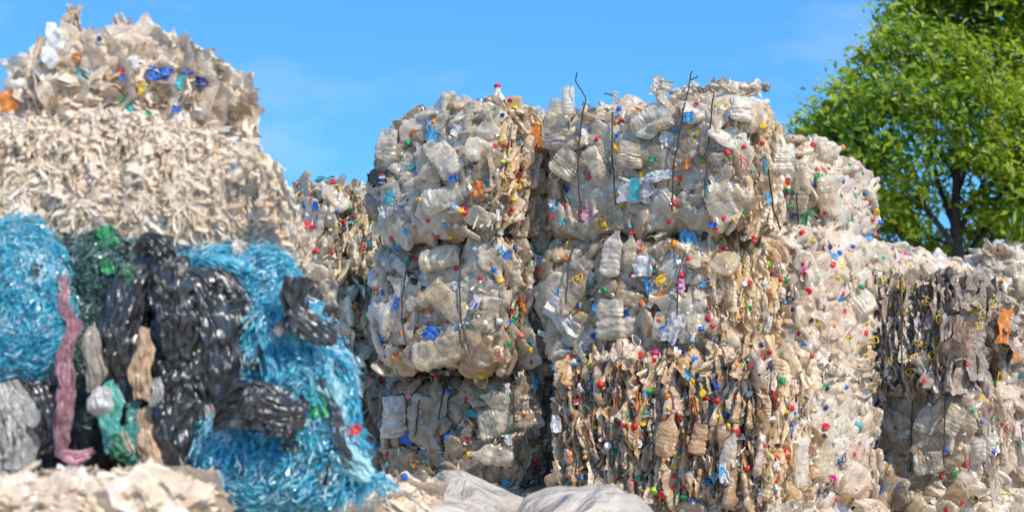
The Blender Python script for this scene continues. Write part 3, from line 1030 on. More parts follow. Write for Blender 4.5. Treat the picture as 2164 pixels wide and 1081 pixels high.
b = make_frame('L3', 'mixed_film_bale', 'mixed bale of black sacks and shiny blue shredded film in the left stack', 'bale', None, 60, 700, 560, 1050, 7.05, -6, .95)
b.matrix_world_inv = b.inv
build_bale(b, {}, CORE_DARK, flakes=0, core=CORE_DARK, seed=21, r=.15, bulge=.02, core_res=50, core_amp=.06)
L3 = b
YF = 6.92
shreds(L3, 'blue_shredded_film', BLUE, [(470, 575, 130, 55, .12), (560, 625, 75, 95, .05), (580, 720, 85, 100, 0), (630, 850, 105, 150, -.05), (560, 960, 140, 110, -.1), (690, 930, 62, 120, .0), (490, 1010, 80, 80, -.1), (640, 1010, 110, 70, -.08), (745, 1008, 40, 20, .02), (520, 760, 60, 90, .08)], 85000, YF, 3)
shreds(L3, 'grey_green_shreds', GREEN, [(210, 570, 92, 78, .05), (190, 690, 62, 90, .05), (170, 800, 42, 90, .04), (285, 590, 45, 60, .08)], 24000, YF, 4)
shreds(L3, 'blue_hanging_strips', BLUE, [(600, 760, 110, 130, -.03), (650, 880, 95, 150, -.1), (560, 960, 140, 100, -.14), (700, 960, 60, 90, -.03), (640, 1000, 120, 70, -.1), (760, 1012, 60, 16, .0)], 20000, YF, 6, (.04, .13), (.0012, .004), 1.2)
BLUEF = film('blue_film', (.1, .5, .66), .15, .2)
BLUELT = film('pale_blue_film', (.45, .74, .84), .12, .25)
for k, (pp, ww) in enumerate((([(600, 600), (620, 690), (640, 760)], [40, 70, 30]), ([(560, 700), (590, 800), (585, 880)], [30, 70, 40]), ([(660, 740), (690, 820), (715, 910)], [40, 76, 40]),
                              ([(620, 880), (640, 950), (650, 1030)], [40, 80, 60]), ([(540, 900), (530, 970), (520, 1040)], [40, 80, 60]), ([(700, 900), (730, 970), (790, 1012)], [50, 60, 26]),
                              ([(430, 545), (490, 570), (560, 585)], [30, 56, 30]), ([(480, 960), (460, 1010), (470, 1060)], [30, 60, 40]), ([(590, 950), (585, 1000), (600, 1060)], [30, 70, 50]), ([(670, 640), (650, 700), (690, 760)], [20, 40, 24]))):
    pleated(L3, 'blue_film', BLUELT if k % 3 == 2 else BLUEF, pp, ww, YF, 60 + k, -.13 if k != 6 else .03, thick=.5, pleats=2.6, layers=2)
bs = 'black_sack'
pleated(L3, bs, BLACKBAG, [(340, 540), (385, 620), (400, 720), (390, 830), (400, 930)], [60, 130, 150, 130, 90], YF, 41, -.07, layers=4)
pleated(L3, bs, BLACKBAG, [(300, 560), (262, 660), (250, 760), (275, 860)], [50, 100, 110, 60], YF, 42, -.05, layers=3)
pleated(L3, bs, BLACKBAG, [(440, 570), (490, 640), (505, 740), (480, 830)], [50, 80, 84, 40], YF, 43, -.03, layers=3)
pleated(L3, bs, BLACKBAG, [(335, 510), (318, 545), (280, 610), (252, 690), (245, 770), (262, 835)], [20, 40, 78, 92, 84, 40], YF, 1, -.10)
pleated(L3, bs, BLACKBAG, [(330, 520), (345, 570), (420, 610), (455, 690), (468, 780), (455, 880)], [30, 46, 84, 98, 88, 46], YF, 2, -.12)
pleated(L3, bs, BLACKBAG, [(360, 560), (362, 620), (372, 690), (365, 760)], [70, 84, 78, 40], YF, 3, -.17, pleats=1.4)
pleated(L3, bs, BLACKBAG, [(425, 580), (470, 600), (500, 660), (512, 740), (500, 800)], [30, 60, 64, 52, 24], YF, 4, -.06)
pleated(L3, bs, BLACKBAG, [(385, 770), (370, 840), (365, 920), (370, 1005)], [50, 82, 92, 76], YF, 5, -.13)
pleated(L3, bs, BLACKBAG, [(420, 830), (440, 900), (425, 985)], [40, 62, 34], YF, 6, -.09)
pleated(L3, bs, BLACKBAG, [(450, 905), (500, 870), (545, 850), (600, 875), (645, 880)], [30, 88, 104, 84, 30], YF, 7, -.3, pleats=1.6)
pleated(L3, bs, BLACKBAG, [(540, 815), (535, 850), (520, 905)], [44, 60, 70], YF, 8, -.34, pleats=1.6)
pleated(L3, bs, BLACKBAG, [(632, 585), (628, 625), (622, 665), (618, 715)], [66, 60, 46, 72], YF, 9, -.22, pleats=1.5)
pleated(L3, bs, BLACKBAG, [(625, 665), (660, 690), (692, 712), (704, 728)], [40, 56, 56, 18], YF, 10, -.24, thick=.25)
pleated(L3, bs, BLACKBAG, [(682, 790), (700, 860), (722, 930), (738, 990)], [14, 24, 26, 8], YF, 11, -.2, thick=.3)
pleated(L3, bs, BLACKBAG, [(285, 540), (320, 515), (350, 530), (372, 560)], [18, 52, 56, 30], YF, 12, -.14, pleats=1.7)
pleated(L3, bs, BLACKBAG, [(283, 495), (296, 520), (305, 540)], [3, 10, 26], YF, 13, -.14)
pleated(L3, bs, BLACKBAG, [(20, 740), (40, 770), (60, 800), (90, 822)], [70, 100, 90, 40], YF, 14, -.05)
pleated(L3, bs, BLACKBAG, [(60, 800), (85, 850), (95, 910), (90, 960)], [60, 96, 98, 60], YF, 15, -.1)
pleated(L3, 'grey_sack', WHITEF, [(10, 810), (25, 860), (35, 920), (30, 985)], [50, 90, 110, 100], YF, 16, -.16, pleats=1.5, layers=4)
pleated(L3, 'pink_film', PINKF, [(130, 585), (140, 640), (158, 690), (135, 760), (145, 830), (135, 900), (130, 965)], [14, 30, 30, 34, 48, 40, 22], YF, 17, -.16, thick=.5, pleats=1.2, layers=4)
pleated(L3, 'pink_film', PINKF, [(120, 955), (160, 970), (200, 950)], [16, 32, 18], YF, 18, -.16, thick=.4, pleats=1.4)
pleated(L3, 'cream_film', CREAMF, [(188, 685), (195, 730), (205, 790), (200, 825)], [22, 42, 44, 24], YF, 19, -.16, pleats=1.6)
pleated(L3, 'peach_film', PEACH, [(312, 690), (310, 740), (300, 800), (298, 850)], [16, 42, 44, 34], YF, 20, -.2, thick=.5, pleats=1.8)
pleated(L3, 'peach_film', PEACH, [(300, 860), (305, 920), (318, 970), (335, 1010)], [30, 46, 40, 20], YF, 21, -.17, thick=.5, pleats=1.8)
pleated(L3, 'white_film_wad', WHITEF, [(215, 818), (217, 835), (219, 862), (219, 880)], [30, 60, 60, 26], YF, 22, -.2, pleats=.4, thick=.6, layers=1)
pleated(L3, 'white_film_wad', WHITEF, [(378, 556), (376, 580)], [14, 20], YF, 26, -.18)
pleated(L3, 'teal_film', TEALF, [(230, 805), (245, 850), (232, 900), (250, 950)], [20, 44, 46, 38], YF, 23, -.19, thick=.5, pleats=1.4, layers=4)
pleated(L3, 'teal_film', TEALF, [(275, 850), (285, 900), (270, 950), (288, 1005)], [24, 40, 50, 22], YF, 24, -.17, thick=.5, pleats=1.4, layers=4)
pleated(L3, 'green_film', GREENF, [(235, 925), (262, 950), (275, 975)], [24, 44, 20], YF, 25, -.22, thick=.5, pleats=1.4, layers=4)
pleated(L3, 'green_film', GREENF, [(268, 550), (275, 580), (268, 605)], [30, 46, 20], YF, 27, -.12, pleats=1.3)
pleated(L3, 'white_film_wad', WHITEF, [(330, 800), (335, 830), (325, 860)], [14, 26, 14], YF, 28, -.22, pleats=1.3)

b = make_frame('LB', 'shredded_film_bale', 'round bale of matted turquoise shredded film at the left edge', 'bale', None, -60, 130, 510, 800, 6.95, -6, .5)
b.matrix_world_inv = b.inv
build_bale(b, {}, CORE_DARK, flakes=0, core=CORE_DARK, seed=22, r=.15, bulge=.02, core_res=30)
shreds(b, 'blue_shredded_film', BLUE, [(40, 590, 100, 120, -.08), (70, 680, 80, 100, -.1), (0, 660, 90, 130, -.1), (80, 740, 40, 60, -.08)], 40000, 6.9, 5)


FLUFF = ribbon_mat('pale_film_fluff', [(0, (.56, .38, .24)), (.2, (.82, .65, .48)), (.5, (.92, .8, .65)), (.8, (.95, .88, .77)), (1, (.78, .6, .42))], spec=.4, rough=.4, transl=.35)
fibres(BALES['L2'], 'film_fluff', FLUFF, 52000, 31, {'front': .74, 'right': .14, 'top': .12}, (.04, .14), (.0025, .009), 1.3, (-.035, .02))
fibres(BALES['L1'], 'film_fluff', FLUFF, 4000, 32, {'front': .6, 'right': .2, 'top': .2}, (.05, .16), (.003, .014), .35, (-.02, .05))
fibres(BALES['F1'], 'film_fluff', FLUFF, 9000, 33, {'front': .3, 'right': .1, 'top': .6}, (.04, .12), (.003, .012), .1)
fibres(BALES['F2'], 'film_fluff', FLUFF, 3000, 34, {'front': .3, 'right': .1, 'top': .6}, (.04, .1), (.003, .01), .1)


# ------------------------------------------------------------------ white tarpaulin over a heap in front
def tarp():
    m, nt, out = nodes('woven_white_sheet')
    L = nt.links.new
    tc = nd(nt, 'TexCoord')
    n = nd(nt, 'TexNoise', i_Scale=5.0, i_Detail=6.0, i_Roughness=.65)
    L(tc.outputs['Object'], n.inputs['Vector'])
    r = ramp(nt, [(.3, (.38, .31, .24)), (.6, (.56, .48, .39))])
    L(n.outputs['Fac'], r.inputs[0])
    w = nd(nt, 'TexNoise', i_Scale=3.2, i_Detail=4.0, i_Distortion=.6)
    L(tc.outputs['Object'], w.inputs['Vector'])
    bp = nd(nt, 'Bump', i_Strength=1.0, i_Distance=.22)
    L(mth(nt, 'ABSOLUTE', mth(nt, 'SUBTRACT', w.outputs['Fac'], .5)), bp.inputs['Height'])
    p = nd(nt, 'BsdfPrincipled', i_Roughness=.6)
    L(r.outputs[0], p.inputs['Base Color'])
    L(bp.outputs[0], p.inputs['Normal'])
    L(p.outputs[0], out.inputs['Surface'])
    for k, (lab, prof, Y, sd) in enumerate((
            ('white woven tarpaulin with a peaked fold, left of the two', [(800, 1110), (860, 1035), (905, 1000), (940, 976), (985, 983), (1040, 1012), (1105, 1030), (1160, 1050), (1260, 1100)], 8.5, 1),
            ('white woven tarpaulin with a rounded hump, right of the two', [(1085, 1075), (1110, 1036), (1150, 1018), (1200, 1004), (1240, 994), (1300, 1008), (1345, 1034), (1385, 1070), (1430, 1110)], 8.2, 2))):
        xs = np.array([q[0] for q in prof], float)
        ys = np.array([q[1] for q in prof], float)
        px = np.linspace(xs[0], xs[-1], 90)
        py = np.interp(px, xs, ys)
        ker = np.ones(3) / 3
        py[1:-1] = np.convolve(py, ker, 'valid')
        X = (px - 1082) / F_PX * Y
        Z = CAM_H - (py - HORIZON) / F_PX * Y
        t = np.linspace(0, 1, 70)
        V = np.zeros((70, 90, 3))
        for i, s in enumerate(t):
            # back edge drops behind, crest, then the sheet runs toward the camera and falls to the ground
            if s < .12:
                y, dz = Y + .35 * (1 - s / .12), -.9 * (1 - s / .12) ** 1.3
            elif s < .7:
                q = (s - .12) / .58
                y, dz = Y - q * 1.15, -.16 * q ** 1.3
            else:
                q = (s - .7) / .3
                y, dz = Y - 1.15 - .15 * q, -.16 - q * 1.4
            V[i, :, 0] = X * (1 + .1 * s)
            V[i, :, 1] = y
            V[i, :, 2] = np.maximum(Z + dz, .01)
        V = V.reshape(-1, 3)
        rt = np.random.RandomState(40 + sd)
        cr = 0
        for wl, am in ((.75, .07), (.5, .05), (.33, .03), (.21, .016), (.14, .008)):
            a = rt.uniform(0, np.pi)
            q = (V[:, 0] * math.cos(a) + V[:, 1] * math.sin(a) + .12 * pnoise(V * 1.7 + rt.uniform(0, 50))) / wl + rt.rand()
            cr = cr + am * np.abs(2 * (q - np.floor(q)) - 1)
        V[:, 2] = np.maximum(V[:, 2] - cr * .8 + .03, .01)
        V += vnoise(V * 16 + sd) * .003
        o = add('tarpaulin', new_mesh('tarpaulin', V, grid_faces(70, 90), m))
        tag(o, lab, 'tarpaulin', 'white tarpaulins in front of the stacks')


tarp()


# ------------------------------------------------------------------ ground, trees
def ground():
    m, nt, out = nodes('dusty_concrete_yard')
    L = nt.links.new
    tc = nd(nt, 'TexCoord')
    n = nd(nt, 'TexNoise', i_Scale=.8, i_Detail=8.0, i_Roughness=.65)
    L(tc.outputs['Object'], n.inputs['Vector'])
    r = ramp(nt, [(.3, (.42, .34, .25)), (.65, (.58, .48, .37))])  # paled and warmed to bounce fill light onto the bale fronts
    L(n.outputs['Fac'], r.inputs[0])
    bp = nd(nt, 'Bump', i_Strength=.3)
    L(n.outputs['Fac'], bp.inputs['Height'])
    p = nd(nt, 'BsdfPrincipled', i_Roughness=.85)
    L(r.outputs[0], p.inputs['Base Color'])
    L(bp.outputs[0], p.inputs['Normal'])
    L(p.outputs[0], out.inputs['Surface'])
    g = 1500.0
    o = add('ground', new_mesh('ground', [(-g, -g, 0), (g, -g, 0), (g, g, 0), (-g, g, 0)], [[0, 1, 2, 3]], m, False))
    tag(o, kind='structure')


ground()

LEAF = None


def leaf_material():
    m, nt, out = nodes('leaf')
    L = nt.links.new
    geo = nd(nt, 'NewGeometry')
    tc = nd(nt, 'TexCoord')
    n = nd(nt, 'TexNoise', i_Scale=.9, i_Detail=3.0)
    L(tc.outputs['Object'], n.inputs['Vector'])
    f = mth(nt, 'ADD', mth(nt, 'MULTIPLY', geo.outputs['Random Per Island'], .6), mth(nt, 'SUBTRACT', mth(nt, 'MULTIPLY', n.outputs['Fac'], 1.3), .45))
    r = ramp(nt, [(.08, (.024, .075, .009)), (.34, (.12, .23, .019)), (.6, (.32, .41, .035)), (1, (.6, .58, .078))])
    L(f, r.inputs[0])
    p = nd(nt, 'BsdfPrincipled', i_Roughness=.4)
    p.inputs['Specular IOR Level'].default_value = .45
    L(r.outputs[0], p.inputs['Base Color'])
    t = nd(nt, 'BsdfTranslucent')
    c2 = mixc(nt, 1.0, r.outputs[0], (1.5, 1.5, .5), 'MULTIPLY')
    L(c2, t.inputs['Color'])
    x = nd(nt, 'MixShader')
    x.inputs[0].default_value = .45
    L(p.outputs[0], x.inputs[1])
    L(t.outputs[0], x.inputs[2])
    L(x.outputs[0], out.inputs['Surface'])
    return m


LEAF = leaf_material()
BARK = solid('bark', (.045, .034, .026), .85, 0, .8, .4, 12)


def tree(label, base_px, Y, lumps, limbs, seed, leaf=.076, per=1200, trunk_w=.17):
    rs = np.random.RandomState(seed)
    base = at(base_px, 900, Y)
    base.z = 0
    root = tag(empty('broadleaf_tree', base), label, 'tree', 'trees behind the bales')
    org = np.array(base)
    mb = MB()
    for pts, r0, r1 in limbs:
        P = np.array([tuple(at(x, y, Y + dy)) for x, y, dy in pts])
        u = np.linspace(0, 1, 16)
        t = np.linspace(0, 1, len(P))
        C = np.stack([np.interp(u, t, P[:, k]) for k in range(3)], 1)
        for _ in range(2):
            C[1:-1] = .25 * C[:-2] + .5 * C[1:-1] + .25 * C[2:]
        C += vnoise(C * 1.7) * .06 * u[:, None]
        V, F = tube(C - org, np.linspace(r0, r1, 16), 9)
        mb.put(V, F)
    VV, FF = [], []
    pxm = F_PX / Y
    for (x, y, r, dy) in lumps:
        c = np.array(at(x, y, Y + dy))
        rad = r / pxm * .92
        k = int(per * (rad / .6) ** 2)
        # twig clusters spread through the lump, each with its own leaves
        nt_ = max(6, int(k / 26))
        d = rs.normal(size=(nt_, 3))
        d /= np.linalg.norm(d, axis=1)[:, None]
        tc = c + d * rad * (rs.uniform(.35, 1.08, nt_) ** .6)[:, None] * np.array([1.05, 1.0, .85])
        for q in tc[:: 3]:
            V, F = tube([c - org, (c + q) / 2 - org + np.array([0, 0, -.05]), q - org], [.016, .01, .004], 5)
            mb.put(V, F)
        for q in tc:
            n = rs.randint(16, 38)
            s = rs.uniform(.16, .3)
            lp = q + rs.normal(size=(n, 3)) * s * np.array([.6, .6, .42])
            ln = rs.normal(size=(n, 3)) * .8 + np.array([.4, -.6, .8])
            ln /= np.linalg.norm(ln, axis=1)[:, None]
            a = np.cross(ln, rs.normal(size=(n, 3)))
            a /= np.linalg.norm(a, axis=1)[:, None]
            bb = np.cross(ln, a)
            L = leaf * rs.uniform(.6, 1.25, n)[:, None]
            droop = -ln * L * .25
            v = np.stack([lp - a * L, lp - bb * L * .42 + droop * -.3, lp + a * L + droop, lp + bb * L * .42 + droop * -.3], 1)
            VV.append(v.reshape(-1, 3))
    V = np.concatenate(VV) - org
    F = np.arange(len(V)).reshape(-1, 4)
    add('trunk', mb.mesh('trunk', BARK), root)
    add('crown', new_mesh('crown', V, F, LEAF, False), root)


crown = [(1935, 30, 70, 0), (2010, 40, 85, .5), (2100, 20, 95, 0), (1850, 110, 60, -.4), (1920, 120, 80, -.8), (2010, 130, 90, -.6), (2105, 130, 90, -.2), (2190, 90, 110, .4),
         (1790, 215, 62, -.5), (1860, 205, 75, -1.0), (1945, 225, 85, -1.1), (2040, 230, 85, -.9), (2135, 235, 85, -.6), (2230, 220, 120, 0),
         (1725, 265, 52, -.2), (1690, 300, 40, 0), (1770, 300, 70, -.7), (1840, 300, 70, -1.2), (1915, 330, 65, -1.2), (2100, 330, 70, -1.0), (2170, 340, 90, -.5),
         (1790, 380, 75, -.3), (1860, 400, 70, -.8), (1920, 440, 60, -.2), (2120, 420, 70, -.7), (2180, 440, 80, -.6), (2010, 320, 55, .8), (2060, 350, 50, .5),
         (1900, 500, 55, .4), (1960, 500, 50, .9), (2080, 480, 55, .6), (2140, 520, 60, .4), (1830, 460, 70, .5), (1760, 430, 80, .6), (1720, 350, 60, .7), (2250, 380, 120, 0),
         (2300, 100, 130, 0), (2050, -60, 120, 0), (2180, -60, 130, 0), (1950, -30, 60, .2), (2330, 260, 120, .3), (1960, 410, 40, 1.2), (2040, 430, 45, 1.3), (2110, 560, 70, 1.0), (1990, 560, 60, 1.2), (1900, 580, 70, 1.0)]
limbs = [([(2028, 1075, 0), (2028, 700, 0), (2026, 560, 0), (2020, 500, 0), (2018, 400, 0), (2020, 250, 0), (2030, 60, 0)], .13, .03),
         ([(2022, 530, 0), (1990, 480, -.2), (1945, 430, -.3), (1900, 360, -.5), (1860, 250, -.7)], .055, .014),
         ([(2020, 505, 0), (2050, 440, .1), (2085, 370, .2), (2120, 260, .2)], .055, .014),
         ([(2018, 480, 0), (1985, 400, .2), (1965, 320, .3), (1950, 180, .2)], .05, .012),
         ([(2026, 560, 0), (2070, 500, .2), (2130, 440, .3), (2200, 350, .2)], .05, .012),
         ([(2024, 600, 0), (1960, 530, .3), (1880, 480, .4), (1790, 400, .3), (1730, 310, .1)], .05, .012),
         ([(2019, 420, 0), (2045, 350, 0), (2075, 200, .1), (2100, 60, 0)], .035, .01),
         ([(2022, 520, 0), (1975, 505, .5), (1935, 480, .7)], .03, .01)]
tree('tall broadleaf tree with a dark forked trunk at the right', 2028, 25.0, crown, limbs, 11)
tree('smaller tree just showing between the middle stack and the round topped bale', 1640, 30.0,
     [(1635, 325, 38, 0), (1665, 345, 45, .3), (1615, 360, 40, -.2), (1650, 400, 60, .2), (1690, 420, 60, .5), (1600, 430, 60, 0), (1650, 480, 80, 0)],
     [([(1645, 1020, 0), (1645, 600, 0), (1645, 420, 0), (1638, 330, 0)], .1, .02), ([(1645, 520, 0), (1620, 430, 0), (1610, 370, 0)], .04, .01)], 12)


# ------------------------------------------------------------------ caps, labels, straps and wires on the visible faces
bpy.context.view_layer.update()
DG = bpy.context.evaluated_depsgraph_get()
ORG = Vector((0, 0, CAM_H))
ROOTS = {bb.root.name: bb for bb in BALES.values()}


def top_of(o):
    while o.parent is not None:
        o = o.parent
    return o


def hit(px, py):
    d = ray(px, py).normalized()
    ok, loc, nor, idx, ob, _ = S.ray_cast(DG, ORG, d)
    if not ok:
        return None
    t = top_of(ob.original if hasattr(ob, 'original') else ob)
    if t.name not in ROOTS:
        return None
    return loc, nor, ROOTS[t.name], d


ZO = {0: (0, 0, 1.9303), 1: (600, 140, 2.1617), 2: (1120, 140, 3.003), 3: (780, 450, 3.088), 4: (1340, 440, 3.003), 5: (680, 720, 2.995), 6: (1180, 720, 2.995), 7: (1564, 470, 1.77), 8: (1564, 0, 1.93)}


def zpx(z, x, y):
    o = ZO[z]
    return o[0] + x / o[2], o[1] + y / o[2]


rs = np.random.RandomState(99)
COUNT = {}


def face_normal(bl, loc, d):
    """outward direction of the bale face that is hit, mixed with the view direction"""
    lo = bl.inv @ loc
    q = np.array([lo.x, lo.y, lo.z - bl.half[2]]) / bl.half
    k = int(np.argmax(np.abs(q)))
    n = np.zeros(3)
    n[k] = math.copysign(1, q[k])
    w = Vector(bl.rot @ n)
    if w.dot(d) > 0:
        w = -d
    return w


def put_cap(px, py, col, scale=1.0, sink=.002):
    h = hit(px, py)
    if not h:
        return
    loc, nor, bl, d = h
    if COUNT.get(bl.key, 0) >= 90:
        return
    COUNT[bl.key] = COUNT.get(bl.key, 0) + 1
    fn = face_normal(bl, loc, d)
    ax = (fn * .35 - d * .25 + Vector(rs.normal(size=3)) * .6).normalized()
    if ax.dot(d) > 0:
        ax = -ax
    M = Matrix.Translation(loc + d * .005) @ ax.to_track_quat('Z', 'Y').to_matrix().to_4x4() @ Matrix.Diagonal((scale * rs.uniform(1.0, 1.2), scale * rs.uniform(.95, 1.15), scale * rs.uniform(.9, 1.25), 1))
    add('bottle_cap', CAP[col], bl.root, bl.inv @ M)


def put_sheet(px, py, w, h_, col, seed, name='printed_label', amp=.16, roll=None, mat=None, lift=.012, res=14, face=.7, stand=None):
    """crumpled piece of printed film, w x h photo pixels"""
    h = hit(px, py)
    if not h and stand is None:
        return None
    if h:
        loc, nor, bl, d = h
    else:
        return None
    Yd = loc.y
    W, H = w / F_PX * Yd, h_ / F_PX * Yd
    V, F = scrap_shape(res + 4, res, 1.0, 1.0, seed, .12, 1.0)
    V = V * np.array([W, max(W, H) * amp / .16 * .55, H])
    fn = (face_normal(bl, loc, d) * face - d * (1 - face)).normalized()
    up = Vector((0, 0, 1))
    xa = (-fn).cross(up)
    if xa.length < .1:
        xa = Vector((1, 0, 0))
    xa.normalize()
    ya = -fn
    za = xa.cross(ya)
    Mr = Matrix((xa, ya, za)).transposed().to_4x4()
    a = roll if roll is not None else rs.uniform(-.5, .5)
    M = Matrix.Translation(loc + fn * lift) @ Mr @ Matrix.Rotation(a, 4, 'Y')
    o = add(name, new_mesh(name, V, F, mat or SHEETM[col]), bl.root, bl.inv @ M)
    return o


def put_loop(px, py, w, h_, col, seed, name='carry_handle', t=.004):
    h = hit(px, py)
    if not h:
        return
    loc, nor, bl, d = h
    W, H = w / F_PX * loc.y / 2, h_ / F_PX * loc.y / 2
    me = handle_mesh(name, CAPM[col], W, H, t, seed)
    fn = (face_normal(bl, loc, d) * .5 - d * .5).normalized()
    q = fn.to_track_quat('Y', 'Z').to_matrix().to_4x4()
    M = Matrix.Translation(loc + fn * .015) @ q @ Matrix.Rotation(rs.uniform(-.6, .6), 4, 'Y') @ Matrix.Rotation(rs.uniform(-.5, .5), 4, 'Z')
    add(name, me, bl.root, bl.inv @ M)


